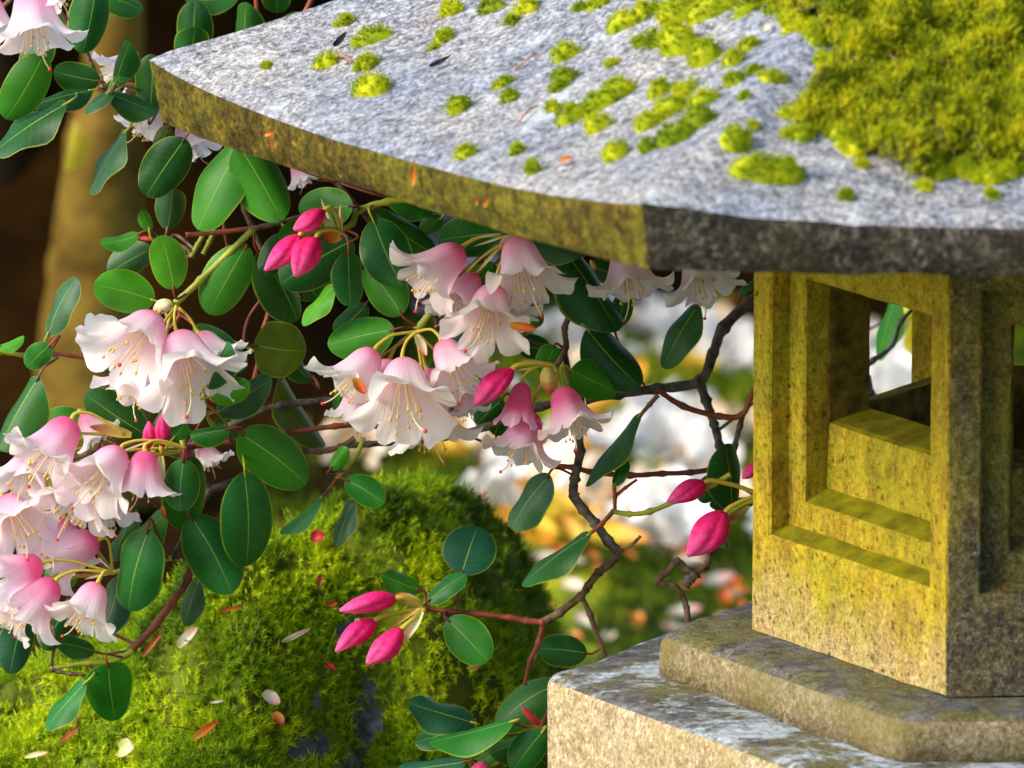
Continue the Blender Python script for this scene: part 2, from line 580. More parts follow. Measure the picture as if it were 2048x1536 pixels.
gx = spread(150, -260, 260, 7.5)
gy = spread(150, -260, 400, 7.0) + 2.5
GXX, GYY = np.meshgrid(gx, gy)
GZZ = ground_z(GXX, GYY)
V = np.stack([GXX, GYY, GZZ], -1).reshape(-1, 3)
F = [(j * 150 + i, j * 150 + i + 1, (j + 1) * 150 + i + 1, (j + 1) * 150 + i) for j in range(149) for i in range(149)]
gb = NB('mossy_ground')
gc = gb.co()
gcol = gb.ramp(gb.noise(gc, 5.5, 6, .65), [(.36, (.014, .009, .003)), (.46, (.045, .055, .004)), (.56, (.12, .18, .005)), (.68, (.36, .36, .008))])  # last yellow stop is sunlight on the moss, put into its colour
gb.bsdf(gcol, .9, .2, gb.bump(gb.noise(gc, 40, 5), .8, .02))
ground = new_obj('ground', mesh_from('ground', V, F), None, None, gb.m)
tag(ground, 'moss covered garden ground with brown soil patches', 'ground', kind='structure')


def bank_z(x, y):
    f = sstep(-.10, -.34, x + .05 * fbm(np.asarray(y) * 3, np.asarray(x) * 0, 2, 5)) * sstep(2.55, 3.9, y)
    f = f + .55 * sstep(.02, .14, x) * sstep(3.30, 4.1, y)
    return GZ + .045 * sstep(.02, -.10, x + .04 * fbm(np.asarray(y) * 4, np.asarray(x) * 4, 2, 6)) - .03 + 1.5 * f + .05 * fbm(np.asarray(x) * 5, np.asarray(y) * 5, 4, 9) * np.minimum(1, f * 4)


bx = np.linspace(-3.0, 2.4, 90); by = np.linspace(.9, 7.5, 90)
BX, BY = np.meshgrid(bx, by)
BZ = bank_z(BX, BY)
V = np.stack([BX, BY, BZ], -1).reshape(-1, 3)
F = [(j * 90 + i, j * 90 + i + 1, (j + 1) * 90 + i + 1, (j + 1) * 90 + i) for j in range(89) for i in range(89)]
bank = new_obj('earth_bank', mesh_from('earth_bank', V, F), None, None, MT['soil'])
tag(bank, 'dark brown earth bank behind the tree trunk', 'bank', kind='structure')


# ------------------------------------------------------------------ moss sprigs
def sprigs(P, N, nb=9, h=.006, l=.005, w=.0011, rng=RNG, lean=.35, elev=(35, 75)):
    """little leafy moss shoots as triangles, standing on points P along normals N"""
    P = np.asarray(P, float); N = np.asarray(N, float)
    m = len(P)
    N = N + rng.normal(0, lean, (m, 3)); N /= np.linalg.norm(N, axis=1)[:, None]
    A = np.cross(N, np.array([.3, .8, .52])); A /= np.linalg.norm(A, axis=1)[:, None]
    B = np.cross(N, A)
    hs = h * rng.uniform(.55, 1.35, m)
    out = []
    for k in range(nb):
        a = 2.4 * k + rng.uniform(0, 6.28, m) * (k == 0) + rng.normal(0, .3, m)
        e = np.radians(rng.uniform(elev[0], elev[1], m))
        if k == nb - 1:
            e = e * .15
        hk = hs * (.15 + .85 * k / max(1, nb - 1))
        O = A * np.cos(a)[:, None] + B * np.sin(a)[:, None]
        D = O * np.sin(e)[:, None] + N * np.cos(e)[:, None]
        Sd = np.cross(D, N); Sd /= (np.linalg.norm(Sd, axis=1)[:, None] + 1e-9)
        root = P + N * hk[:, None]
        ll = (l * rng.uniform(.7, 1.3, m))[:, None]
        ww = w * .5 * rng.uniform(.7, 1.3, m)[:, None]
        out.append(np.stack([root - Sd * ww, root + Sd * ww, root + D * ll], 1))
    T = np.concatenate(out, 0)
    return T.reshape(-1, 3)


# ------------------------------------------------------------------ stone lantern
AX, PH0 = 0.4053, -0.2957
RROOF, RROOFB, RFIRE, RT2, RT1 = .6456, .6374, .245, .3096, .3847
ZRT, ZRB = .3858, .3414


def hexpt(R, phi, z):
    a = radians(phi + PH0)
    return Vector((AX + R * sin(a), -R * cos(a), z))


LANT = thing('stone_lantern', (AX, 0, GZ), 'mossy hexagonal stone lantern with wide curved roof and open firebox windows', 'lantern')

# --- roof
NU, NV = 40, 44
APEX_H = .40


def roof_top(k, u, v):
    """sector k, u along the eave, v from eave to crown"""
    a = hexpt(RROOF, -90 + 60 * k, 0); b = hexpt(RROOF, -30 + 60 * k, 0)
    e = a.lerp(b, u)
    c = Vector((AX, 0, 0))
    p = e.lerp(c, v)
    sag = .0165 * (1 - abs(2 * u - 1) ** 3) * (1 - v) ** 2.2
    z = ZRT + .178 * v + .21 * v ** 2.4 - sag
    return Vector((p.x, p.y, z))


RV, RF, RMI = [], [], []


def grid_add(fn, nu, nv, mi):
    o = len(RV)
    for j in range(nv + 1):
        for i in range(nu + 1):
            RV.append(fn(i / nu, j / nv))
    for j in range(nv):
        for i in range(nu):
            a = o + j * (nu + 1) + i
            RF.append((a, a + 1, a + nu + 2, a + nu + 1)); RMI.append(mi)


for k in range(6):
    def ftop(u, v, k=k):
        p = roof_top(k, u, v * .93)
        w = min(1, u * 30, (1 - u) * 30) * min(1, v * 30)
        p.z += float(.0012 * fbm(p.x * 60, p.y * 60, 3, 21)) * w
        if v == 0:                       # worn, slightly chipped arris
            p.z -= .0022 + .0012 * abs(float(fbm(p.x * 45 + p.y * 31, k * 3.1, 3, 4)))
        return p
    grid_add(ftop, NU, NV, 0)

    def fside(u, v, k=k):
        t = roof_top(k, u, 0)
        t.z -= .0022 + .0012 * abs(float(fbm(t.x * 45 + t.y * 31, k * 3.1, 3, 4)))
        a = hexpt(RROOFB, -90 + 60 * k, 0); b = hexpt(RROOFB, -30 + 60 * k, 0)
        q = a.lerp(b, u)
        q.z = ZRB - .0045 * (1 - abs(2 * u - 1) ** 3) + .0012 * float(fbm(q.x * 40 + q.y * 33, 1.5, 3, 8))
        p = t.lerp(q, v)
        out = Vector((p.x - AX, p.y, 0)).normalized()
        w = sin(pi * v) * min(1, u * 20, (1 - u) * 20)
        p += out * (.0022 * w + .0016 * w * float(fbm(u * 40 + k * 9, v * 6, 3, 12)))
        return p
    grid_add(fside, NU, 6, 1 if k in (0, 5) else 2)

    def funder(u, v, k=k):
        a = hexpt(RROOFB, -90 + 60 * k, 0); b = hexpt(RROOFB, -30 + 60 * k, 0)
        q = a.lerp(b, u)
        z = ZRB - .0045 * (1 - abs(2 * u - 1) ** 3) + .0012 * float(fbm(q.x * 40 + q.y * 33, 1.5, 3, 8))
        p = q.lerp(Vector((AX, 0, 0)), v * .8)
        p.z = z * (1 - v) + v * (ZRB - .002)
        return p
    grid_add(funder, NU, 4, 1)
roof_me = mesh_from('roof', RV, RF, True, midx=RMI)
for m in (MT['top'], MT['algae'], MT['edge']):
    roof_me.materials.append(m)
bm = bmesh.new(); bm.from_mesh(roof_me)
bmesh.ops.remove_doubles(bm, verts=bm.verts, dist=.0004)
bmesh.ops.recalc_face_normals(bm, faces=bm.faces)
for e in bm.edges:
    if len(e.link_faces) == 2 and e.calc_face_angle(0) > radians(38):
        e.smooth = False
bm.to_mesh(roof_me); bm.free()
roof = new_obj('roof', roof_me, LANT)
ROOF_BVH = BVHTree.FromPolygons([v.co.copy() for v in roof_me.vertices], [tuple(p.vertices) for p in roof_me.polygons])


def lathe(prof, sides=6, phi0=-90):
    V, F = [], []
    for r, z in prof:
        for s in range(sides):
            a = radians(phi0 + PH0 + 360 * s / sides)
            V.append((AX + r * sin(a), -r * cos(a), z))
    for j in range(len(prof) - 1):
        for s in range(sides):
            a = j * sides + s; b = j * sides + (s + 1) % sides
            F.append((a, b, b + sides, a + sides))
    return V, F


V, F = lathe([(.06, .70), (.075, .735), (.075, .75), (.055, .765), (.05, .78), (.075, .81), (.082, .84), (.07, .88), (.035, .925), (.004, .96)], 24)
new_obj('finial', mesh_from('finial', V, F), LANT, None, MT['top'])


# --- firebox: six wall panels with stepped window openings
def panel(phi, front=True):
    a = radians(phi + PH0)
    Nn = Vector((sin(a), -cos(a), 0)); T = Vector((cos(a), sin(a), 0))
    o = Vector((AX, 0, 0)) + Nn * (RFIRE * cos(pi / 6)) - T * (RFIRE / 2)
    W = RFIRE
    H = .3385
    V, F, MI = [], [], []

    def P(u, z, n):
        V.append(o + T * u - Nn * n + Vector((0, 0, z))); return len(V) - 1

    def loop(r, n, rad=0, seg=5):
        u0, u1, z0, z1 = r
        if rad == 0:
            pts = [(u0, z0), (u1, z0), (u1, z1), (u0, z1)]
            # subdivide for irregular edges
            out = []
            for i in range(4):
                p, q = pts[i], pts[(i + 1) % 4]
                for s in range(10):
                    out.append((p[0] + (q[0] - p[0]) * s / 10, p[1] + (q[1] - p[1]) * s / 10))
            pts = out
        ids = []
        for i, (u, z) in enumerate(pts):
            j = float(fbm(u * 60 + phi, z * 60 + n * 300, 2, 31)) * .0007
            ids.append(P(u + j, z + j * .8, n))
        return ids

    def ring(A, B, mi=0, sill=None):
        m = len(A)
        for i in range(m):
            F.append((A[i], A[(i + 1) % m], B[(i + 1) % m], B[i]))
            MI.append(sill if (sill is not None and i < 10) else mi)      # first ten: the lower side of the opening
    t30 = math.tan(pi / 6)
    n1, n2, n3 = .0150, .033, .064
    bv = .0018
    outer = loop((0.0012, W - .0012, -.001, H), 0)
    r1 = (.0222, W - .0222, .067, .2670)
    r2 = (.0412, W - .0412, .091, .2415)
    r3 = (.0440, W - .0440, .1445, .2415)
    A = loop((r1[0] - bv, r1[1] + bv, r1[2] - bv, r1[3] + bv), 0)
    B = loop(r1, bv)
    C = loop((r1[0], r1[1], r1[2] + .006, r1[3]), n1)
    D = loop((r2[0] - bv, r2[1] + bv, r2[2] - bv, r2[3] + bv), n1)
    D2 = loop(r2, n1 + bv)
    G = loop((r2[0], r2[1], r2[2] + .008, r2[3]), n2)
    I = loop((r3[0] - .0004, r3[1] + .0004, r3[2] - bv, r3[3] + .0004), n2 + .0004)
    J = loop(r3, n2 + bv * 2)
    K = loop((r3[0], r3[1], r3[2] + .006, r3[3]), n3)
    Lo = loop((n3 * t30, W - n3 * t30, 0, H), n3)
    corner = loop((0.0, W, -.001, H), .0014)
    ring(corner, outer)
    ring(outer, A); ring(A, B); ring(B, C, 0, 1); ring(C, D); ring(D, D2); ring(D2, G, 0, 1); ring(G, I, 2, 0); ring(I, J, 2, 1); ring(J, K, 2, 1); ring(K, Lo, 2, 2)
    me = mesh_from('firebox_wall', V, F, False, midx=MI)
    return me


for i, phi in enumerate((-60, 0, 60, 120, 180, -120)):
    m = MT['fire_yel'] if phi in (-60, -120) else MT['fire_grey']
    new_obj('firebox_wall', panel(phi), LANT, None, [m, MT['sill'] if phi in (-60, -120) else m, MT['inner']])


# --- plinth tiers: rounded hexagonal slabs
def slab(R, ztop, zbot, rnd, mats, name, corner=.011):
    """hexagon with rounded corners and a rounded upper arris"""
    pts = []
    for k in range(6):
        c = -90 + 60 * k
        P0 = hexpt(R, c - 60, 0); P1 = hexpt(R, c, 0); P2 = hexpt(R, c + 60, 0)
        d0 = (P0 - P1).normalized(); d2 = (P2 - P1).normalized()
        for s in range(7):
            t = s / 6
            a = P1 + d0 * corner; b = P1 + d2 * corner
            pts.append((a * (1 - t) ** 2 + P1 * 2 * t * (1 - t) + b * t * t))
        n_ = 16
        for s in range(1, n_):
            a = P1 + d2 * corner; b = P2 - d2 * corner
            pts.append(a.lerp(b, s / n_))
    n = len(pts)
    cx = Vector((AX, 0, 0))
    V, F, MI = [], [], []

    def row(shr, z):
        for p in pts:
            d = (p - cx); dn = d.normalized()
            q = cx + d - dn * shr
            j = float(fbm(q.x * 28 + q.y * 13, z * 40 + q.y * 28, 3, 41)) * .0016
            V.append(Vector((q.x + dn.x * j, q.y + dn.y * j, z + j * .6)))
    rows = [(0, zbot), (0, (zbot + ztop) / 2), (0, ztop - rnd)]
    for s in range(1, 6):
        a = s / 5 * pi / 2
        rows.append((rnd * 1.6 * (1 - cos(a)), ztop - rnd + rnd * sin(a)))
    rows += [(R * .25, ztop + .0004), (R * .6, ztop + .0004)]
    for shr, z in rows:
        row(shr, z)
    for j in range(len(rows) - 1):
        for i in range(n):
            a = j * n + i; b = j * n + (i + 1) % n
            F.append((a, b, b + n, a + n))
            MI.append(0 if j < 4 else 1)
    F.append(tuple(range(n - 1, -1, -1))); MI.append(0)
    me = mesh_from(name, V, F, True, midx=MI)
    for m in mats:
        me.materials.append(m)
    return new_obj(name, me, LANT)


slab(RT2, -.0019, -.034, .010, (MT['pside2'], MT['ptop']), 'upper_plinth')
slab(RT1, -.0330, -.17, .008, (MT['pside'], MT['ptop']), 'lower_plinth', .011)
V, F = lathe([(.20, GZ - .05), (.19, -.30), (.21, -.168)], 6)
new_obj('pedestal', mesh_from('pedestal', V, F, False), LANT, None, MT['pside'])


# --- moss on the roof
def roof_hit(x, y):
    r = ray(x, y).normalized()
    loc, nor, idx, dist = ROOF_BVH.ray_cast(CAM, r)
    if loc is None:
        return None
    if nor.dot(r) > 0:
        nor = -nor
    return loc, nor


CUSH = [(692, 40, 40, 22), (745, 72, 85, 34), (655, 122, 58, 30), (738, 124, 45, 30), (748, 172, 82, 46), (917, 211, 52, 36),
        (935, 304, 46, 28), (1068, 336, 38, 30), (1038, 299, 26, 22), (1020, 191, 32, 24), (1005, 166, 46, 18), (890, 72, 42, 28), (905, 14, 50, 30),
        (985, 12, 56, 28), (1056, 12, 62, 30), (1025, 40, 24, 16), (1132, 104, 62, 36), (1128, 152, 56, 30), (1120, 172, 40, 22), (1148, 226, 66, 42), (1108, 214, 30, 20),
        (1196, 247, 62, 38), (1200, 204, 80, 40), (1238, 178, 74, 44), (1250, 42, 70, 38), (1292, 20, 60, 36), (1195, 6, 54, 22),
        (1360, 18, 100, 50), (1430, 12, 110, 50), (1500, 8, 80, 36), (1362, 78, 88, 62), (1412, 104, 80, 52), (1312, 78, 46, 34), (1280, 84, 30, 22), (1470, 119, 46, 34),
        (1498, 88, 40, 26), (1225, 126, 26, 14), (1322, 178, 56, 32), (1372, 178, 60, 30), (1410, 196, 66, 36), (1340, 215, 74, 40), (1300, 243, 66, 36), (1400, 236, 82, 46), (1352, 268, 84, 44),
        (1234, 304, 64, 38), (1298, 292, 42, 28), (1470, 276, 68, 48), (1512, 336, 98, 52), (1562, 340, 92, 54), (1470, 159, 44, 28), (1545, 152, 56, 24), (1508, 140, 30, 16),
        (1491, 193, 20, 14), (1506, 250, 20, 14), (1692, 389, 28, 22), (1983, 387, 24, 20), (720, 135, 18, 12), (533, 131, 14, 10), (1160, 14, 20, 14), (870, 95, 16, 10), (1600, 40, 60, 34)]


def cushion(cx_, cy_, w, h, seed):
    hit = roof_hit(cx_, cy_ + h * .25)
    if hit is None:
        return
    loc, nor = hit
    rng = np.random.default_rng(seed)
    s = (loc - CAM).length / FPX
    a = w * s / 2
    ht = .85 * min(w, h) * s
    bb = max(.5 * a, .62 * h * s)
    X = (RGT - nor * RGT.dot(nor)).normalized(); Y = nor.cross(X)
    ang = random.uniform(-.1, .45)
    X, Y = X * cos(ang) + Y * sin(ang), Y * cos(ang) - X * sin(ang)
    V, F = [], []
    nr, ns = 7, 22
    lob = [random.uniform(-.16, .16) for _ in range(5)]

    def prof(rr, th):
        k = 1 + lob[0] * cos(2 * th + lob[1] * 20) + lob[2] * cos(3 * th + lob[3] * 20)
        x = a * rr * cos(th) * k; y = bb * rr * sin(th) * k
        z = ht * sqrt(max(0, 1 - rr * rr * .98)) - .002
        z += .12 * ht * float(vnoise(x * 160, y * 160, seed)) * (1 - rr)
        return loc + X * x + Y * y + nor * z
    for j in range(nr + 1):
        for i in range(ns):
            V.append(prof(j / nr, 2 * pi * i / ns))
    for j in range(nr):
        for i in range(ns):
            p = j * ns + i; q = j * ns + (i + 1) % ns
            F.append((p, q, q + ns, p + ns))
    o = new_obj('moss_cushion', mesh_from('moss_cushion', V, F), roof, None, MT['rmoss'])
    # shoots
    n = int(np.clip(a * bb / (1.2e-3 ** 2), 60, 3200))
    rr = np.sqrt(rng.uniform(0, 1, n)); th = rng.uniform(0, 2 * pi, n)
    P = np.array([prof(r_, t_) for r_, t_ in zip(rr, th)])
    C = np.array(loc - nor * ht * .6)
    N = P - C; N /= np.linalg.norm(N, axis=1)[:, None]
    T = sprigs(P, N, 7, .0022, .0026, .0009, rng, .45)
    sh = new_obj('moss_shoots', tri_mesh('moss_shoots', T, len(T) // 3), o, None, MT['rmoss'])
    sh['kind'] = 'stuff'


for i, c in enumerate(CUSH):
    cushion(*c, 100 + i)

CARPET = [(1545, -10), (1560, 30), (1600, 52), (1640, 52), (1630, 75), (1650, 100), (1672, 118), (1665, 160), (1682, 183), (1625, 198), (1582, 236), (1592, 262), (1650, 264), (1690, 262), (1694, 298), (1735, 322),
          (1795, 355), (1845, 372), (1868, 350), (1845, 305), (1885, 325), (1935, 336), (1972, 352), (2012, 345), (2060, 338), (2140, 330), (2260, 300), (2420, 250), (2520, 120), (2560, -60), (2560, -300), (1900, -300), (1700, -120), (1560, -60)]


def inpoly(px, py, poly):
    c = np.zeros(np.shape(px), bool)
    j = len(poly) - 1
    for i in range(len(poly)):
        xi, yi = poly[i]; xj, yj = poly[j]
        if yi != yj:
            cond = ((yi > py) != (yj > py)) & (px < (xj - xi) * (py - yi) / (yj - yi) + xi)
            c ^= cond
        j = i
    return c


def polydist(px, py, poly):
    d = np.full(np.shape(px), 1e9)
    for i in range(len(poly)):
        ax_, ay_ = poly[i]; bx_, by_ = poly[(i + 1) % len(poly)]
        L2 = (bx_ - ax_) ** 2 + (by_ - ay_) ** 2 + 1e-9
        t = np.clip(((px - ax_) * (bx_ - ax_) + (py - ay_) * (by_ - ay_)) / L2, 0, 1)
        d = np.minimum(d, np.hypot(px - ax_ - t * (bx_ - ax_), (py - ay_ - t * (by_ - ay_)) * 1.6))
    return d


def carpet():
    st = 9
    xs = np.arange(1530, 2570, st); ys = np.arange(-300, 385, st * .7)
    PX, PY = np.meshgrid(xs, ys)
    jit = np.random.default_rng(5)
    PXj = PX + jit.uniform(-3, 3, PX.shape); PYj = PY + jit.uniform(-2, 2, PY.shape)
    ins = inpoly(PXj, PYj, CARPET); dist = polydist(PXj, PYj, CARPET)
    idx = -np.ones(PX.shape, int)
    V, N = [], []
    for j in range(PX.shape[0]):
        for i in range(PX.shape[1]):
            if not ins[j, i]:
                continue
            h = roof_hit(float(PXj[j, i]), float(PYj[j, i]))
            if h is None:
                continue
            loc, nor = h
            if nor.z < .5:
                continue
            e = min(1.0, dist[j, i] / 26.0)
            lump = .016 + .012 * float(fbm(loc.x * 46, loc.y * 46, 3, 77))
            V.append(loc + nor * (max(-.001, lump * sqrt(e)) - .0015 * (1 - e)))
            N.append(nor)
            idx[j, i] = len(V) - 1
    F = []
    for j in range(PX.shape[0] - 1):
        for i in range(PX.shape[1] - 1):
            q = (idx[j, i], idx[j, i + 1], idx[j + 1, i + 1], idx[j + 1, i])
            if min(q) >= 0:
                F.append(q)
    o = new_obj('moss_carpet', mesh_from('moss_carpet', V, F), roof, None, MT['mbed'])
    tag(o, kind='stuff')
    Va = np.array([tuple(v) for v in V]); Na = np.array([tuple(n) for n in N])
    rng = np.random.default_rng(8)
    k = rng.integers(0, len(F), 34000)
    Fa = np.array(F)[k]
    u = rng.uniform(0, 1, (len(k), 1)); v = rng.uniform(0, 1, (len(k), 1))
    P = (Va[Fa[:, 0]] * (1 - u) + Va[Fa[:, 1]] * u) * (1 - v) + (Va[Fa[:, 3]] * (1 - u) + Va[Fa[:, 2]] * u) * v
    T = sprigs(P - Na[Fa[:, 0]] * .001, Na[Fa[:, 0]], 8, .0050, .0042, .0013, rng, .6)
    sh = new_obj('moss_shoots', tri_mesh('moss_shoots', T, len(T) // 3), o, None, MT['cmoss'])
    sh['kind'] = 'stuff'


carpet()
random.seed(44)
for i_ in range(60):                 # the mat breaks up into cushions along its rim and on its back
    k_ = random.randrange(0, 24)
    (x0_, y0_), (x1_, y1_) = CARPET[k_], CARPET[k_ + 1]
    f_ = random.random()
    w_ = random.uniform(24, 62)
    j_ = random.uniform(-14, 20) if i_ % 3 else random.uniform(20, 120)
    cushion(x0_ + (x1_ - x0_) * f_ + j_, y0_ + (y1_ - y0_) * f_ - j_ * .35, w_, w_ * .6, 300 + i_)

# ------------------------------------------------------------------ mossy boulder
SIL = [(-400, 1490), (-200, 1420), (0, 1338), (110, 1282), (230, 1240), (370, 1160), (560, 1078), (640, 1030), (700, 992), (760, 966), (810, 957), (870, 978), (930, 1036), (1000, 1116), (1050, 1206), (1085, 1296), (1120, 1400), (1160, 1560)]
sil = [at(x, y, .4) for x, y in SIL]
sx = np.array([p.x for p in sil]); sz = np.array([p.z for p in sil])


def boulder_z(x, y):
    x = np.asarray(x, float); y = np.asarray(y, float)
    yr = .42 + .08 * np.sin(x * 5)
    zr = np.interp(x, sx, sz)
    d = y - yr
    kf = .62 + 1.05 * sstep(-.17, -.06, x + .05 * fbm(x * 9, y * 9, 2, 57))
    fall = np.where(d < 0, kf * (np.sqrt(d * d + .0036) - .06), .9 * (np.sqrt(d * d + .02) - .1414))
    z = zr - fall
    z += .020 * fbm(x * 10, y * 10, 3, 51) + .009 * fbm(x * 45, y * 45, 3, 52)
    # the cleft on the shaded flank
    cl = np.exp(-((x - (-.105 + .16 * (.34 - y))) / .022) ** 2) * sstep(.34, .25, y)
    z -= .035 * cl
    return z


bxs = np.linspace(-.62, .085, 150); bys = np.linspace(-.22, .95, 150)
MX, MY = np.meshgrid(bxs, bys)
MZ = np.maximum(boulder_z(MX, MY), GZ - .08)
BV = np.stack([MX, MY, MZ], -1).reshape(-1, 3)
BF = [(j * 150 + i, j * 150 + i + 1, (j + 1) * 150 + i + 1, (j + 1) * 150 + i) for j in range(149) for i in range(149)]
BOULD = thing('mossy_boulder', (-.2, .5, GZ), 'big boulder blanketed in bright green moss below the blossoms', 'boulder')
b = NB('moss_bed')
c = b.co()
b.bsdf(b.ramp(b.noise(c, 20, 5), [(.35, (.045, .065, .004)), (.6, (.12, .16, .006))]), .9, .2, b.bump(b.noise(c, 120, 4), .8, .004))
rockm = NB('bare_rock')
c = rockm.co()
rockm.bsdf(rockm.ramp(rockm.noise(c, 70, 6, .7), [(.3, (.02, .022, .03)), (.5, (.09, .09, .10)), (.7, (.24, .24, .27))]), .8, .3, rockm.bump(rockm.noise(c, 90, 5), .9, .004))


def bare(x, y, z):
    """where the stone shows through"""
    spots = []
    for (px, py, rx, ry) in BARE:
        spots.append((px, py, rx, ry))
    out = np.zeros(np.shape(x), bool)
    for (c0, rx, rz) in BAREW:
        out |= ((x - c0[0]) / rx) ** 2 + ((z - c0[2]) / rz) ** 2 < 1 + .5 * fbm(x * 60, z * 60, 2, 61)
    return out


BARE = [(735, 1440, 30, 70), (620, 1500, 42, 22), (688, 1265, 22, 24), (630, 1410, 14, 22), (700, 1530, 30, 24)]
BAREW = []
bvh_b = BVHTree.FromPolygons([Vector(v) for v in BV], BF)
for (px, py, rx, ry) in BARE:
    loc, nor, idx, dist = bvh_b.ray_cast(CAM, ray(px, py).normalized())
    if loc is not None:
        BAREW.append((loc, rx * .00036, ry * .00036))
fc = np.array([BV[list(f)].mean(0) for f in BF])
mi = bare(fc[:, 0], fc[:, 1], fc[:, 2]).astype(int)
bme = mesh_from('rock', BV, BF, True, midx=mi)
bme.materials.append(b.m); bme.materials.append(rockm.m)
rock = new_obj('rock', bme, BOULD)

rng = np.random.default_rng(21)
n = 90000
X = rng.uniform(-.5, .075, n); Y = rng.uniform(-.12, .56, n)
e = 2e-3
Z = boulder_z(X, Y)
NX = -(boulder_z(X + e, Y) - Z) / e; NY = -(boulder_z(X, Y + e) - Z) / e
NN = np.stack([NX, NY, np.ones(n)], 1)
steep = np.linalg.norm(NN, axis=1)
NN /= steep[:, None]
keep = (rng.uniform(0, 1, n) < np.clip(steep / 1.7, 0, 1)) & ~bare(X, Y, Z)
keep &= Z > GZ - .02
keep &= rng.uniform(0, 1, n) < np.clip(.80 + .75 * fbm(X * 38, Y * 38, 2, 63), .12, 1)
P = np.stack([X, Y, Z], 1)[keep]; N = NN[keep] * .8 + np.array([0, -.1, .35])
N /= np.linalg.norm(N, axis=1)[:, None]
hl = .0075 * (1 + .45 * fbm(P[:, 0] * 26, P[:, 1] * 26, 2, 64))
half = len(P) // 2
T = np.concatenate([sprigs(P[:half], N[:half], 11, .0070, .0046, .0011, rng, .45), sprigs(P[half:], N[half:], 11, .0100, .0050, .0011, rng, .5)])
mo = new_obj('moss', tri_mesh('moss', T, len(T) // 3), BOULD, None, MT['moss'])
tag(mo, kind='stuff')


def boulder_hit(px, py):
    loc, nor, idx, dist = bvh_b.ray_cast(CAM, ray(px, py).normalized())
    return (loc, nor if nor.z > 0 else -nor) if loc is not None else None


# ------------------------------------------------------------------ ground moss tufts behind the lantern
n = 26000
X = rng.uniform(-.25, .75, n); Y = rng.uniform(.9, 4.2, n)
keep = fbm(X * 3.3, Y * 3.3, 3, 71) > -.35
X, Y = X[keep], Y[keep]
P = np.stack([X, Y, ground_z(X, Y) - .004], 1)
N = np.tile(np.array([[0, 0, 1.0]]), (len(P), 1))
T = sprigs(P, N, 7, .014, .014, .0035, rng, .45)
o = new_obj('ground_moss', tri_mesh('ground_moss', T, len(T) // 3), None, None, MT['gmoss'])
tag(o, 'soft green moss growing over the ground behind the lantern', 'moss', kind='stuff')


# ------------------------------------------------------------------ trees behind
def tree(name, pts, radii, mat, label, limbs, crown_c, crown_r, seed):
    base = pts[0]
    t = thing(name, Vector((base[0], base[1], GZ)), label, 'tree', 'trees behind the blossoms')
    random.seed(seed)
    V, F = tube(pts, 0, 0, 16, 6, .05, radii=radii)
    tr = new_obj('trunk', mesh_from('trunk', V, F), t, None, mat)
    for a, b_, c_, r in limbs:
        V, F = tube([a, b_, c_], r, r * .35, 8, 6, .06)
        new_obj('limb', mesh_from('limb', V, F), t, None, mat)
    rg = np.random.default_rng(seed)
    m = 3200
    d = rg.normal(0, 1, (m, 3)); d /= np.linalg.norm(d, axis=1)[:, None]
    rad = rg.uniform(.35, 1, m) ** .5
    clump = 1 + .35 * np.sin(d[:, 0] * 7 + seed) * np.sin(d[:, 1] * 6) * np.cos(d[:, 2] * 8)
    Pc = np.array(crown_c) + d * (rad * clump)[:, None] * np.array(crown_r)
    ax_ = rg.normal(0, 1, (m, 3)); ax_ /= np.linalg.norm(ax_, axis=1)[:, None]
    sd = np.cross(ax_, rg.normal(0, 1, (m, 3))); sd /= np.linalg.norm(sd, axis=1)[:, None]
    L = rg.uniform(.03, .055, m)[:, None]
    q = [Pc - ax_ * L, Pc + sd * L * .35, Pc + ax_ * L, Pc - ax_ * L, Pc + ax_ * L, Pc - sd * L * .35]
    T = np.stack(q, 1).reshape(-1, 3)
    cr = new_obj('crown', tri_mesh('crown', T, len(T) // 3), t, None, MT['crown'])
    return t


ty = 2.3
tree('garden_tree', [at(186, 1000, ty), at(184, 850, ty), at(182, 700, ty), at(198, 450, ty), at(212, 250, ty), at(228, 60, ty), Vector((-.34, 2.3, .5)), Vector((-.30, 2.32, 1.3)), Vector((-.32, 2.3, 2.3))],
     [.070, .052, .047, .040, .033, .026, .024, .02, .008], MT['trunk'],
     'slender tree with ochre brown bark flaring at its foot', [(Vector((-.32, 2.31, .9)), Vector((-.1, 2.2, 1.4)), Vector((.2, 2.1, 1.75)), .014), (Vector((-.31, 2.31, 1.2)), Vector((-.6, 2.5, 1.6)), Vector((-.9, 2.6, 1.8)), .012)],
     (-.3, 2.4, 1.95), (.75, .7, .55), 5)
tree('garden_tree', [at(15, 1050, 2.9), at(12, 850, 2.9), at(8, 550, 2.9), at(0, 300, 2.9), at(-5, 0, 2.9), Vector((-.5, 2.9, 1.0)), Vector((-.46, 2.9, 2.2))],
     [.075, .055, .045, .040, .034, .028, .01], MT['dark_trunk'],
     'tree with nearly black bark beside the earth bank', [(Vector((-.49, 2.9, 1.0)), Vector((-.8, 3.0, 1.5)), Vector((-1.1, 3.1, 1.8)), .014)],
     (-.7, 3.1, 2.1), (.8, .7, .5), 6)


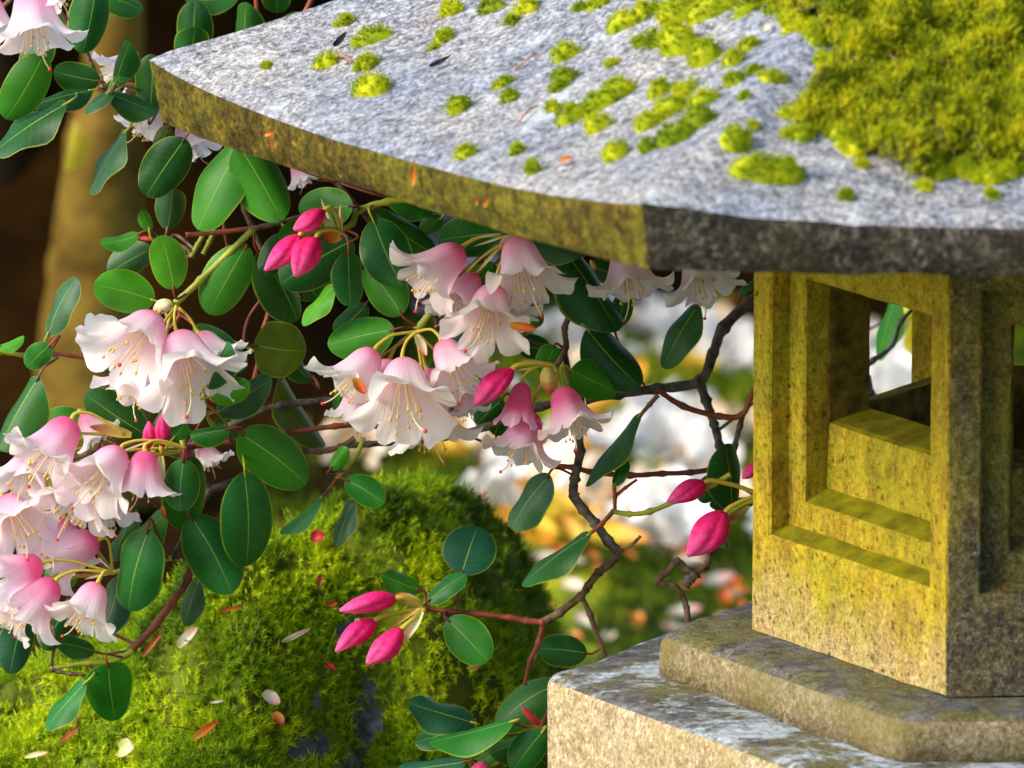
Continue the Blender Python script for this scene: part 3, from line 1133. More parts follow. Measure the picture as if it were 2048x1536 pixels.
# ------------------------------------------------------------------ rhododendron pieces
def leaf_mesh(seed, bend, cup, fold, wav, wide=.29):
    rg = random.Random(seed)
    nx, ny = 16, 8
    V, UV, F = [], [], []
    ph = rg.uniform(0, 6)
    asym = rg.uniform(-.03, .03)
    for i in range(nx + 1):
        s = i / nx
        s2 = .5 - .5 * cos(pi * s)
        hw = wide * max(0, 1 - abs(2 * s2 - 1) ** 2.25) ** .52 * (1 + .05 * sin(pi * s2 + .6))
        if s2 > .97:
            hw *= .9
        for j in range(ny + 1):
            v = -1 + 2 * j / ny
            v = math.copysign(abs(v) ** .9, v)
            y = v * hw + asym * sin(pi * s2)
            x = s2 - (.028 * abs(v) * (1 - s2) ** 8 if s2 < .2 else 0)
            z = -bend * (s2 - .25) ** 2 + fold * abs(v) * hw - cup * (v * hw) ** 2 / .29
            z += wav * sin(s2 * 9 + ph + (1 if v > 0 else 2.2)) * v * v * hw
            V.append((x, y, z)); UV.append((s2, v))
    for i in range(nx):
        for j in range(ny):
            a = i * (ny + 1) + j
            F.append((a, a + ny + 1, a + ny + 2, a + 1))
    return mesh_from('leaf', V, F, True, UV)


LEAFM = [leaf_mesh(20 + i, random.uniform(-.1, .4), random.uniform(.2, 1.0), random.uniform(0, .28), random.uniform(.08, .2), random.uniform(.275, .31)) for i in range(12)] + [leaf_mesh(1, .22, .5, .12, .05), leaf_mesh(2, .12, .8, .05, .07), leaf_mesh(3, .32, .4, .22, .04), leaf_mesh(4, .05, .6, .10, .06, .30), leaf_mesh(5, .18, 1.0, .0, .05, .28), leaf_mesh(6, -.12, .5, .18, .08, .29), leaf_mesh(7, .40, .6, .1, .05, .3)]
for m in LEAFM:
    m.materials.append(MT['leaf'])

BRANCH_PTS = []


def branch(bush, pts, d, r0, r1, mat, name='branch', nodes=True, depths=None, reg=True):
    P = []
    for i, (x, y) in enumerate(pts):
        dd = depths[i] if depths else d
        P.append(at(x, y, dd) + Vector((random.uniform(-1, 1), random.uniform(-1, 1), random.uniform(-1, 1))) * .0006)
    s = S(d)
    V, F = tube(P, r0 * s, r1 * s, 8, 6, .07, nodes)
    o = new_obj(name, mesh_from(name, V, F), bush, None, MT[mat])
    if reg:
        for q in spline(P, 8):
            BRANCH_PTS.append((q, o))
    return o


LEAF_TINT = {'n': [(.014, .125, .012), (.020, .150, .010), (.010, .105, .016), (.030, .170, .010)],
             'd': [(.009, .072, .012), (.014, .085, .008)],
             'y': [(.055, .24, .008), (.045, .23, .008)],
             'o': [(.070, .115, .010), (.060, .10, .010)],
             'b': [(.010, .066, .030), (.012, .075, .040)],
             'g': [(.030, .095, .040), (.036, .11, .045)],
             'O': [(.24, .20, .008)],
             'Y': [(.45, .40, .02), (.40, .42, .02)]}


def leaf(bush, bx_, by_, tx_, ty_, w, d, tint='n', stalk=True, mesh=None):
    B = at(bx_, by_, d)
    s = S(d)
    L = (at(tx_, ty_, d) - B).length
    wt = w * s / .575
    dd = d + random.uniform(-.012, .006)
    ky = None
    if wt > L:
        dd = d - sqrt(max(0, wt * wt - L * L)) * random.choice((1, 1, -1)) * .5
        ky = wt
        roll = random.uniform(-.15, .15)
    else:
        roll = acos(min(1, wt / L))
    T = at(tx_, ty_, dd)
    Xa = (T - B)
    Lt = Xa.length
    Xa.normalize()
    Vc = (CAM - (B + T) * .5).normalized()
    N0 = (Vc - Xa * Vc.dot(Xa)).normalized()
    Y0 = N0.cross(Xa)
    sgn = 1
    if roll > .2:
        n1 = N0 * cos(roll) + Y0 * sin(roll)
        sgn = 1 if n1.z > 0 else -1
        if Y0.z * 1 < 0:
            sgn = -1
        else:
            sgn = 1
    N = N0 * cos(roll) + Y0 * sin(roll) * sgn
    Y = N.cross(Xa)
    M = Matrix(((Xa.x, Y.x, N.x, B.x), (Xa.y, Y.y, N.y, B.y), (Xa.z, Y.z, N.z, B.z), (0, 0, 0, 1))) @ Matrix.Diagonal((Lt, ky or Lt, Lt, 1))
    o = new_obj('leaf', mesh or random.choice(LEAFM), bush, M)
    c = random.choice(LEAF_TINT[tint])
    f = random.uniform(.85, 1.2)
    o.color = (c[0] * f, c[1] * f, c[2] * f, 1)
    if stalk:
        # leaf stalk reaching the nearest branch
        best, bd = None, 1e9
        for q, ob in BRANCH_PTS:
            dv = (q - B)
            k = dv.length + .35 * max(0, dv.dot(Xa)) + (.02 if dv.y < -.004 else 0)
            if k < bd:
                best, bd = q, k
        if best is not None:
            out = B - Xa * min(.009, bd * .35)
            mid = (out + best) * .5 + Vector((0, .006, 0))
            if bd < .05:
                V, F = tube([B + Xa * .002, out, best], .0008, .0010, 6, 5, .04)
                new_obj('leaf_stalk', mesh_from('leaf_stalk', V, F), o, None, MT['petiole'] if random.random() < .7 else MT['stem_green'])
            else:
                mid = mid + Vector((random.uniform(-.01, .01), .02, random.uniform(-.012, .004)))
                V, F = tube([B + Xa * .002, out, mid, best], .0008, .0012, 6, 6, .05)
                new_obj('leaf_stalk', mesh_from('leaf_stalk', V, F), o, None, MT[random.choice(('petiole', 'bark2', 'stem_green'))])
    return o


def corolla_mesh(seed, flare=78, ruff=1.0, tube_w=1.0, reflex=0.0):
    rg = random.Random(seed)
    na, nt = 80, 20
    # profile by integrating the wall angle
    NS = 200
    r, z = .035, 0.0
    prof = [(r, z, 0)]
    for i in range(NS):
        s = (i + .5) / NS
        if s < .12:
            th = 88 - (88 - 40) * (s / .12)
        elif s < .3:
            th = 40 + (9 - 40) * ((s - .12) / .18)
        elif s < .58:
            th = 9 + (24 - 9) * ((s - .3) / .28)
        else:
            th = 24 + (flare - 24) * ((s - .58) / .42) ** 1.1
        th = radians(th)
        r += sin(th) / NS * tube_w; z += cos(th) / NS
        prof.append((r, z, th))
    lobe_fl = [rg.uniform(-.16, .22) + reflex for _ in range(5)]
    lobe_len = [rg.uniform(-.03, .05) for _ in range(5)]
    rot = rg.uniform(0, 2 * pi)
    ph = [rg.uniform(0, 6.28) for _ in range(6)]
    V, UV, F = [], [], []
    for j in range(nt + 1):
        t = j / nt
        for i in range(na):
            a = 2 * pi * i / na
            li = int(((a + pi / 5) % (2 * pi)) / (2 * pi / 5)) % 5
            g = abs(cos(2.5 * a))
            smax = .67 + (.295 + lobe_len[li]) * g ** .46 - .035 * max(0, (g - .93) / .07) ** 2
            smax += .008 * sin(15 * a + ph[0]) * g
            s = min(1.0, t * smax)
            k = s * NS; k0 = min(int(k), NS - 1); f = k - k0
            R = prof[k0][0] * (1 - f) + prof[k0 + 1][0] * f
            Zz = prof[k0][1] * (1 - f) + prof[k0 + 1][1] * f
            th = prof[k0][2]
            w = max(0, (s - .55) / .45)
            # lobe-wise opening and frilled rim
            off = lobe_fl[li] * g * w ** 1.4 * .55
            off += ruff * w ** 1.6 * (.055 * sin(5 * a + ph[1]) + .050 * sin(10 * a + ph[2]) + .014 * sin(23 * a + ph[3]))
            off -= .04 * (1 - g) ** 2 * w
            off += .018 * cos(5 * a) * max(0, min(1, (s - .12) / .4)) * (1 - w)
            R2 = R + cos(th) * off; Z2 = Zz - sin(th) * off
            aa = a + rot
            V.append((R2 * cos(aa), R2 * sin(aa), Z2)); UV.append((i / na, s))
    for j in range(nt):
        for i in range(na):
            p = j * na + i; q = j * na + (i + 1) % na
            F.append((p, q, q + na, p + na))
    F.append(tuple(range(na - 1, -1, -1)))
    me = mesh_from('flower', V, F, True, UV)
    me.materials.append(MT['corolla'])
    return me


def ball(V, F, c, r, seg=6, rings=4, stretch=None):
    o = len(V)
    for j in range(rings + 1):
        th = pi * j / rings
        for i in range(seg):
            a = 2 * pi * i / seg
            V.append((c[0] + r * sin(th) * cos(a), c[1] + r * sin(th) * sin(a), c[2] + r * cos(th) * (stretch or 1)))
    for j in range(rings):
        for i in range(seg):
            p = o + j * seg + i; q = o + j * seg + (i + 1) % seg
            F.append((p, q, q + seg, p + seg))


def stamen_mesh(seed):
    rg = random.Random(seed)
    V, F, MI = [], [], []
    for k in range(10):
        a = 2 * pi * k / 10 + rg.uniform(-.2, .2)
        l = rg.uniform(.55, .82)
        r0 = .05; r1 = rg.uniform(.10, .22)
        p = [(r0 * cos(a), r0 * sin(a), .03), (r0 * 1.5 * cos(a), r0 * 1.5 * sin(a), l * .5), (r1 * cos(a), r1 * sin(a), l)]
        v, f = tube(p, .0075, .006, 5, 4)
        o = len(V)
        V += [tuple(q) for q in v]; n0 = len(F); F += [tuple(i + o for i in ff) for ff in f]; MI += [0] * (len(F) - n0)
        n0 = len(F)
        ball(V, F, (r1 * cos(a), r1 * sin(a), l + .012), .020, 6, 4, 1.3); MI += [1] * (len(F) - n0)
    me = mesh_from('stamens', V, F, True, midx=MI)
    me.materials.append(MT['filament']); me.materials.append(MT['anther'])
    return me


def pistil_mesh(seed):
    rg = random.Random(seed)
    a = rg.uniform(0, 6.28)
    V, F, MI = [], [], []
    tip = (.20 * cos(a), .20 * sin(a), 1.00)
    v, f = tube([(0, 0, .03), (.03 * cos(a), .03 * sin(a), .5), (.10 * cos(a), .10 * sin(a), .85), tip], .011, .009, 6, 4)
    V += [tuple(q) for q in v]; F += f; MI += [0] * len(F)
    n0 = len(F)
    ball(V, F, tip, .025, 8, 6); MI += [1] * (len(F) - n0)
    me = mesh_from('pistil', V, F, True, midx=MI)
    me.materials.append(MT['filament']); me.materials.append(MT['stigma'])
    return me


CORO = [corolla_mesh(30 + i, fl, rf, tw, rx) for i, (fl, rf, tw, rx) in enumerate([(84, .9, 1.08, .02), (94, 1.0, 1.05, .06), (78, 1.1, 1.12, 0), (100, .9, 1.0, .06), (88, .8, 1.12, -.02), (76, .9, 1.08, .02), (104, 1.0, 1.05, .04), (90, 1.1, 1.08, .02)])]
CORO_HALF = [corolla_mesh(60 + i, fl, .9, .9, -.05) for i, fl in enumerate((34, 46))]
STAM = [stamen_mesh(i) for i in range(4)]
PIST = [pistil_mesh(i) for i in range(4)]


def axis_matrix(O, Z, spin, sc):
    X = Z.orthogonal().normalized(); Y = Z.cross(X)
    X, Y = X * cos(spin) + Y * sin(spin), Y * cos(spin) - X * sin(spin)
    return Matrix(((X.x, Y.x, Z.x, O.x), (X.y, Y.y, Z.y, O.y), (X.z, Y.z, Z.z, O.z), (0, 0, 0, 1))) @ Matrix.Diagonal((sc, sc, sc, 1))


def flower(bush, bx_, by_, mx_, my_, W, tilt, pink, d, hub=None, half=False, me=None, stam=True):
    s = S(d)
    me = me or (random.choice(CORO_HALF) if half else random.choice(CORO))
    sc = W * s / (1.08 if not half else .84)
    B = at(bx_, by_, d); Mo = at(mx_, my_, d)
    dr = (Mo - B)
    vis = dr.length
    dr.normalize()
    Vc = (CAM - B).normalized()
    Z = (dr * cos(tilt) + Vc * sin(tilt)).normalized()
    ax_len = .76 * sc * cos(tilt)
    O = B + dr * (vis - ax_len) * .5
    M = axis_matrix(O, Z, random.uniform(0, 6.28), sc)
    o = new_obj('flower', me, bush, M)
    o.color = (pink, pink, pink, 1)
    if stam:
        new_obj('stamens', random.choice(STAM), o, M @ Matrix.Rotation(random.uniform(0, 6), 4, 'Z'))
        new_obj('pistil', random.choice(PIST), o, M @ Matrix.Rotation(random.uniform(0, 6), 4, 'Z'))
    # calyx and pedicel
    if hub is not None:
        H = hub if isinstance(hub, Vector) else at(hub[0], hub[1], d + .01)
        mid = (O + H) * .5 + (O - Z * .3 * sc - (O + H) * .5) * .35 + Vector((0, 0, .002))
        V, F = tube([O + Z * .01 * sc, O - Z * .10 * sc, mid, H], .0012, .0014, 7, 6, .05, radii=[.0022, .0015, .0011, .0010, .0014])
        new_obj('pedicel', mesh_from('pedicel', V, F), o, None, MT['pedicel'])
    return o


def bud_mesh(seed):
    rg = random.Random(seed)
    V, UV, F = [], [], []
    na, nt = 30, 16
    ph = rg.uniform(0, 6)
    tw = rg.uniform(1.2, 2.4)
    for j in range(nt + 1):
        t = j / nt
        R = .235 * (sin(pi * min(1, t * .985 + .012) ** .85) ** .72)
        if t > .9:
            R = max(R, .03)
        for i in range(na):
            a = 2 * pi * i / na
            c = cos(5 * (a + tw * t * .5) / 2 + ph)
            k = 1 - .30 * (1 - abs(c)) ** 2.2 * sin(pi * t) ** .5
            k *= 1 + .09 * sin(2 * a + ph + 4 * t)
            bend = .03 * sin(pi * t)
            V.append((R * k * cos(a) + bend, R * k * sin(a), t)); UV.append((i / na, t))
    for j in range(nt):
        for i in range(na):
            p = j * na + i; q = j * na + (i + 1) % na
            F.append((p, q, q + na, p + na))
    F.append(tuple(range(na - 1, -1, -1))); F.append(tuple(nt * na + i for i in range(na)))
    me = mesh_from('flower_bud', V, F, True, UV)
    me.materials.append(MT['bud'])
    return me


BUDS = [bud_mesh(i) for i in range(4)]


def bud(bush, bx_, by_, tx_, ty_, w, d, hub=None, mat=None):
    s = S(d)
    B = at(bx_, by_, d); T = at(tx_, ty_, d - .006)
    Z = (T - B); L = Z.length; Z.normalize()
    M = axis_matrix(B, Z, random.uniform(0, 6.28), 1.0) @ Matrix.Diagonal((w * s / .46, w * s / .46, L, 1))
    me = random.choice(BUDS)
    if mat:
        me = me.copy(); me.materials.clear(); me.materials.append(mat)
    o = new_obj('flower_bud', me, bush, M)
    if hub is not None:
        H = at(hub[0], hub[1], d + .008)
        mid = (B + H) * .5 - Z * .004
        V, F = tube([B + Z * .003, B - Z * .004, mid, H], .002, .0014, 7, 5, .04)
        new_obj('pedicel', mesh_from('pedicel', V, F), o, None, MT['pedicel'])
    return o


def scale_mesh(seed, wide=.22, curl=.5):
    V, UV, F = [], [], []
    nx, ny = 10, 6
    for i in range(nx + 1):
        s = i / nx
        hw = wide * (sin(pi * (.12 + .86 * s)) ** .7)
        for j in range(ny + 1):
            v = -1 + 2 * j / ny
            V.append((s, v * hw * .9, curl * (s - .3) ** 2 * .6 + .9 * hw * v * v)); UV.append((s, v))
    for i in range(nx):
        for j in range(ny):
            a = i * (ny + 1) + j
            F.append((a, a + ny + 1, a + ny + 2, a + 1))
    return mesh_from('bud_scale', V, F, True, UV)


SCALES = {}


def scale_data(mat, k):
    key = (mat, k)
    if key not in SCALES:
        me = scale_mesh(k, (.20, .28, .12)[k], (.5, .9, .7)[k])
        me.materials.append(MT[mat])
        SCALES[key] = me
    return SCALES[key]


def scale_M(B, T, w, facing):
    X = (T - B); L = X.length; X.normalize()
    N = (facing - X * facing.dot(X)).normalized()
    Y = N.cross(X)
    k = w / .42
    return Matrix(((X.x, Y.x, N.x, B.x), (X.y, Y.y, N.y, B.y), (X.z, Y.z, N.z, B.z), (0, 0, 0, 1))) @ Matrix.Diagonal((L, k, k, 1))


def bract(bush, bx_, by_, tx_, ty_, w, d, mat='sc_cream', k=0):
    B = at(bx_, by_, d); T = at(tx_, ty_, d - .004)
    M = scale_M(B, T, w * S(d), (CAM - B).normalized() * random.choice((1, -1)) + Vector((0, 0, .3)))
    return new_obj('bud_scale', scale_data(mat, k), bush, M)


# ------------------------------------------------------------------ the rhododendron bush
ROOT = Vector((.30, .72, GZ))
BUSH = thing('rhododendron_bush', ROOT, 'rhododendron bush with pale pink bell flowers and oval leaves reaching over the boulder', 'bush')
random.seed(3)
# hidden framework: stem rising behind the lantern and boughs reaching left
V, F = tube([ROOT - Vector((0, 0, .05)), Vector((.29, .66, -.2)), Vector((.27, .5, .0)), Vector((.24, .36, .10)), at(1560, 565, .22)], .013, .008, 10, 8, .06, True)
new_obj('branch', mesh_from('branch', V, F), BUSH, None, MT['bark'])
br = lambda *a, **k: branch(BUSH, *a, **k)
D0 = .13
br([(1580, 540), (1540, 570), (1497, 607), (1446, 655), (1428, 705), (1400, 762), (1313, 779), (1238, 787), (1170, 800)], .18, 13, 9, 'bark', depths=[.22, .21, .20, .19, .18, .17, .16, .15, .15])
br([(1170, 800), (1080, 815), (980, 850), (890, 872), (796, 883), (738, 888), (690, 892)], .17, 8, 6, 'bark')
br([(710, 876), (680, 893), (640, 902), (604, 900)], .135, 6, 7, 'bark2')
br([(604, 900), (560, 930), (500, 950), (453, 968), (419, 982), (400, 1010)], .17, 7, 8, 'bark')
br([(890, 872), (800, 830), (720, 805), (650, 801), (560, 812), (500, 832), (469, 846), (430, 862), (372, 896)], .16, 8, 6, 'bark')
br([(1400, 762), (1413, 801), (1428, 850), (1440, 892), (1455, 965), (1470, 1010)], .24, 10, 7, 'bark')
br([(1313, 779), (1366, 811), (1438, 832), (1485, 829), (1500, 795), (1520, 760)], .15, 6, 6, 'stem_red')
br([(1486, 829), (1480, 852), (1470, 890), (1462, 960)], .16, 6, 5, 'bark')
br([(1316, 789), (1300, 808), (1280, 831)], .13, 5, 4, 'bark2')
br([(1140, 805), (1152, 850), (1160, 902), (1148, 960), (1147, 990), (1166, 1020), (1191, 1046), (1218, 1082), (1241, 1105)], .12, 9, 10, 'bark')
br([(1241, 1105), (1220, 1128), (1197, 1146), (1175, 1172), (1163, 1190), (1120, 1225), (1085, 1246)], .12, 8, 8, 'bark2')
br([(1085, 1246), (1052, 1242), (1022, 1237), (960, 1228), (900, 1222), (850, 1219)], .11, 7, 5, 'stem_red')
br([(1085, 1246), (1075, 1285), (1063, 1320), (1047, 1370)], .12, 6, 4, 'stem_red')
br([(1163, 1190), (1179, 1227), (1191, 1262), (1200, 1285), (1211, 1310)], .14, 6, 4, 'bark2')
br([(1241, 1105), (1262, 1090), (1283, 1073)], .12, 4, 3, 'bark2')
br([(1113, 932), (1150, 937), (1185, 943), (1260, 950), (1326, 949), (1380, 945), (1430, 936), (1470, 930)], .15, 6, 5, 'stem_red')
br([(1179, 1067), (1205, 1045), (1226, 1022)], .115, 4, 5, 'stem_red')
br([(1226, 1022), (1260, 1027), (1300, 1022), (1357, 999), (1426, 968), (1460, 950)], .115, 5, 6, 'stem_green')
br([(1228, 1022), (1229, 995), (1229, 971)], .115, 4, 4, 'stem_red')
br([(1230, 996), (1250, 975), (1275, 960)], .117, 4, 3, 'stem_red')
br([(1452, 1030), (1475, 1016), (1505, 1000), (1530, 985)], .12, 6, 6, 'stem_green')
br([(1426, 1085), (1422, 1102), (1410, 1136), (1379, 1143), (1357, 1124), (1335, 1142), (1313, 1162), (1345, 1172), (1363, 1188), (1372, 1215), (1374, 1240)], .14, 8, 6, 'bark2')
br([(1392, 1144), (1380, 1158), (1369, 1171)], .14, 11, 10, 'bark')
br([(1470, 1010), (1450, 1050), (1426, 1090)], .18, 7, 7, 'bark')
# left: stems carrying the flower trusses
br([(720, 420), (620, 432), (560, 445), (505, 458)], .15, 6, 6, 'bark2')
br([(505, 458), (460, 502), (400, 562), (353, 607)], .12, 6, 7, 'stem_green')
br([(372, 470), (440, 466), (505, 458)], .17, 5, 5, 'stem_red')
br([(444, 430), (449, 460), (455, 492)], .18, 4, 3, 'stem_red')
br([(381, 512), (395, 488), (412, 458)], .20, 5, 5, 'stem_green')
br([(408, 508), (420, 485), (430, 460)], .20, 5, 5, 'stem_green')
br([(560, 560), (545, 600), (529, 656), (520, 720), (500, 790), (480, 845)], .19, 5, 7, 'stem_red')
br([(600, 590), (583, 630), (570, 660), (545, 720)], .20, 4, 4, 'stem_red')
br([(560, 560), (530, 510), (505, 458)], .17, 5, 5, 'bark2')
br([(675, 366), (691, 385), (719, 419), (741, 446), (790, 500), (850, 540), (905, 562)], .15, 5, 6, 'bark2')
br([(900, 380), (840, 395), (775, 405), (719, 420), (705, 445), (680, 462)], .14, 8, 6, 'stem_green')
br([(905, 562), (885, 590), (863, 619), (832, 662)], .12, 7, 8, 'stem_green')
br([(905, 562), (960, 520), (1000, 490), (1030, 474)], .14, 6, 6, 'bark2')
br([(870, 625), (890, 690), (910, 760), (890, 872)], .18, 7, 7, 'bark')
br([(1060, 470), (1100, 540), (1138, 614), (1129, 657), (1130, 695), (1114, 728)], .14, 6, 6, 'bark2')
br([(1129, 700), (1135, 745), (1142, 805)], .15, 6, 6, 'bark2')
br([(1030, 474), (1060, 470), (1140, 480), (1250, 490), (1400, 500), (1560, 520)], .17, 6, 8, 'bark2')
br([(727, 876), (715, 905), (695, 935), (673, 955)], .12, 5, 4, 'stem_green')
br([(673, 955), (660, 975), (644, 993)], .12, 4, 3, 'stem_red')
br([(567, 866), (620, 860), (669, 854), (720, 850), (796, 860), (860, 874)], .14, 5, 6, 'stem_red')
br([(567, 866), (520, 876), (462, 884), (420, 888), (372, 896)], .13, 5, 6, 'stem_red')
br([(400, 1010), (385, 1085), (374, 1157), (345, 1205), (312, 1250), (266, 1300)], .13, 7, 8, 'stem_red')
br([(266, 1300), (225, 1322), (175, 1325), (140, 1332), (103, 1339)], .12, 7, 4, 'stem_green')
br([(175, 1325), (185, 1345), (172, 1366)], .12, 4, 4, 'stem_red')
br([(103, 1339), (140, 1347), (166, 1350)], .118, 5, 4, 'bark2')
br([(345, 1118), (290, 1130), (225, 1146)], .12, 5, 5, 'stem_green')
br([(400, 1010), (370, 1065), (345, 1118)], .15, 6, 5, 'bark2')
br([(372, 896), (395, 940), (419, 982)], .17, 7, 7, 'bark')
br([(-30, 712), (0, 703), (53, 712), (100, 702)], .16, 6, 4, 'stem_green')
br([(100, 702), (140, 712), (260, 720), (353, 640), (353, 607)], .17, 3, 5, 'petiole')
br([(-40, 1010), (60, 960), (180, 905), (300, 890), (372, 896)], .19, 5, 5, 'bark2')
br([(205, 178), (232, 176), (260, 170), (330, 190), (430, 270), (478, 292), (560, 320), (675, 366)], .17, 5, 6, 'stem_red')
br([(-40, 60), (60, -20), (150, 60), (190, 150), (205, 178)], .17, 5, 5, 'bark2')
br([(478, 292), (470, 330), (490, 420), (505, 458)], .19, 5, 6, 'bark2')
br([(628, -10), (606, 30), (585, 60), (540, 110)], .36, 5, 5, 'stem_red')
br([(512, -20), (514, 30), (512, 80), (490, 130), (390, 150)], .38, 4, 5, 'stem_red')
br([(540, 110), (500, 200), (478, 292)], .34, 5, 6, 'bark2', depths=[.36, .28, .19])

LEAVES = [  # stalk end, tip, breadth, distance, tint
    (192, -30, 166, 108, 82, .15, 'n'), (86, 112, 12, 243, 88, .12, 'n'), (198, 162, 108, 142, 58, .16, 'd'), (182, 180, 64, 200, 42, .15, 'd'), (130, 208, -18, 302, 56, .12, 'd'),
    (232, 166, 258, 84, 42, .11, 'n'), (230, 167, 263, 124, 24, .105, 'n'), (228, 184, 166, 218, 26, .11, 'g'), (222, 188, 315, 224, 50, .12, 'd'), (300, 222, 303, 108, 66, .14, 'd'),
    (250, 262, 174, 386, 36, .13, 'g'), (368, 280, 290, 396, 84, .11, 'd'), (338, 252, 312, 302, 34, .14, 'o'), (478, 293, 384, 454, 96, .11, 'n'), (478, 292, 564, 441, 100, .105, 'n'),
    (335, 458, 345, 376, 62, .22, 'g'), (300, 460, 282, 420, 26, .19, 'y'), (388, 120, 388, 8, 74, .34, 'd'), (382, 140, 390, 55, 68, .30, 'd'), (490, 110, 490, 5, 54, .34, 'd'),
    (474, -8, 370, 6, 42, .36, 'd'), (556, -32, 556, 29, 56, .38, 'd'), (606, 34, 512, 76, 54, .34, 'd'), (198, -12, 288, 10, 44, .18, 'd'), (112, 30, 142, 62, 26, .18, 'y'),
    (702, 412, 590, 416, 84, .13, 'n'), (626, 468, 558, 474, 52, .14, 'n'), (566, 470, 528, 550, 62, .14, 'd'), (702, 482, 562, 568, 100, .125, 'd'), (520, 506, 614, 632, 76, .15, 'd'),
    (668, 570, 600, 644, 34, .11, 'y'), (697, 505, 704, 613, 60, .10, 'n'), (748, 443, 804, 572, 94, .11, 'n'), (802, 626, 732, 530, 84, .12, 'n'), (732, 610, 670, 668, 48, .16, 'd'),
    (785, 660, 655, 690, 76, .10, 'n'), (745, 424, 870, 508, 76, .15, 'd'), (1010, 466, 876, 482, 80, .15, 'n'), (772, 394, 866, 416, 42, .16, 'n'), (846, 400, 848, 434, 38, .17, 'd'), (884, 436, 840, 464, 32, .17, 'n'),
    (1062, 472, 1168, 506, 40, .12, 'g'), (1126, 498, 1240, 660, 92, .14, 'd'), (1176, 661, 1280, 774, 86, .13, 'd'), (1144, 742, 1238, 790, 78, .11, 'n'), (1394, 612, 1316, 729, 62, .13, 'd'),
    (1238, 652, 1252, 592, 46, .16, 'n'), (1060, 654, 1076, 612, 38, .15, 'y'), (1110, 692, 1082, 742, 52, .14, 'n'), (1279, 831, 1163, 966, 32, .12, 'd'), (1229, 971, 1251, 919, 28, .113, 'n'),
    (1464, 1016, 1452, 889, 60, .13, 'd'), (1097, 952, 1014, 1054, 62, .11, 'g'), (1178, 1068, 1038, 1163, 42, .11, 'd'), (924, 1146, 956, 1044, 106, .12, 'b'), (857, 1202, 926, 1144, 42, .10, 'n'),
    (838, 1180, 767, 1150, 42, .105, 'n'), (896, 1240, 972, 1320, 88, .10, 'n'), (1172, 1306, 1080, 1296, 62, .14, 'd'),
    (347, 576, 321, 474, 70, .10, 'y'), (306, 600, 190, 570, 80, .10, 'y'), (491, 494, 420, 629, 90, .12, 'n'), (510, 690, 616, 702, 104, .14, 'o'), (96, 668, 140, 554, 46, .14, 'g'),
    (100, 690, 54, 734, 46, .13, 'n'), (-4, 694, 48, 672, 18, .15, 'y'), (75, 758, -4, 900, 68, .11, 'd'), (184, 852, 74, 842, 62, .17, 'n'), (290, 868, 172, 792, 84, .165, 'd'), (306, 634, 256, 655, 38, .18, 'd'),
    (392, 654, 490, 738, 74, .15, 'n'), (414, 774, 459, 685, 42, .07, 'n'), (423, 796, 501, 768, 52, .07, 'y'), (436, 824, 549, 762, 60, .12, 'd'), (562, 754, 652, 892, 42, .17, 'o'), (348, 876, 372, 842, 36, .09, 'n'),
    (458, 858, 379, 868, 42, .085, 'n'), (302, 498, 216, 548, 58, .24, 'g'), (276, 470, 200, 492, 32, .23, 'n'), (483, 869, 616, 970, 104, .09, 'n'), (490, 949, 506, 1138, 104, .085, 'n'), (384, 1036, 464, 1186, 108, .115, 'n'),
    (380, 918, 386, 1070, 82, .105, 'd'), (367, 920, 360, 1023, 68, .08, 'n'), (295, 1063, 246, 1223, 88, .09, 'n'), (330, 1028, 238, 1108, 60, .12, 'n'), (268, 1018, 220, 1120, 44, .14, 'd'), (74, 1000, -22, 1026, 62, .14, 'd'),
    (396, 1164, 367, 1252, 42, .14, 'g'), (644, 994, 562, 1069, 22, .12, 'n'), (705, 1000, 665, 1090, 38, .13, 'g'), (693, 960, 768, 1007, 58, .10, 'n'), (662, 938, 693, 894, 30, .11, 'y'), (216, 1330, 231, 1443, 104, .085, 'n'),
    (170, 1366, 82, 1451, 46, .085, 'n'), (46, 1240, 20, 1346, 72, .13, 'b'), (240, 1158, 204, 1278, 62, .15, 'b'), (152, 1150, 84, 1160, 52, .16, 'n'), (188, 1302, 114, 1284, 40, .13, 'd'),
    (1512, 556, 1476, 592, 14, .14, 'n'), (1432, 950, 1404, 1004, 42, .16, 'd'), (1506, 1006, 1418, 1000, 36, .15, 'd'), (1436, 1050, 1459, 1097, 22, .14, 'g'), (764, 704, 778, 758, 30, .14, 'd'),
    (684, 768, 664, 834, 34, .14, 'd'), (1004, 800, 952, 852, 62, .16, 'd'), (988, 528, 936, 578, 56, .15, 'n'), (908, 642, 878, 668, 34, .15, 'd'), (1000, 640, 880, 720, 50, .18, 'd'), (872, 722, 860, 776, 34, .16, 'd'),
    (440, 700, 300, 860, 70, .2, 'd'), (300, 860, 420, 900, 60, .19, 'n'), (620, 760, 560, 700, 40, .22, 'd'), (1100, 700, 1040, 690, 50, .19, 'd'), (990, 870, 1010, 820, 50, .18, 'd'), (430, 840, 470, 880, 50, .17, 'n'),
    (600, 540, 640, 600, 70, .2, 'd'), (830, 560, 900, 520, 60, .2, 'd'), (1180, 530, 1250, 560, 50, .2, 'd'), (150, 900, 60, 920, 60, .2, 'd'), (30, 1120, -30, 1200, 60, .18, 'd'), (130, 1220, 90, 1300, 60, .17, 'd'), (700, 330, 600, 330, 60, .24, 'd'), (100, 50, 40, 150, 60, .2, 'd'),
    (1800, 575, 1742, 716, 44, .5, 'n'), (1845, 590, 1800, 640, 40, .75, 'Y'), (1830, 640, 1846, 720, 34, .8, 'Y'), (150, 245, 126, 340, 34, 1.5, 'O'),
]
random.seed(12)
for L in LEAVES:
    leaf(BUSH, *L)
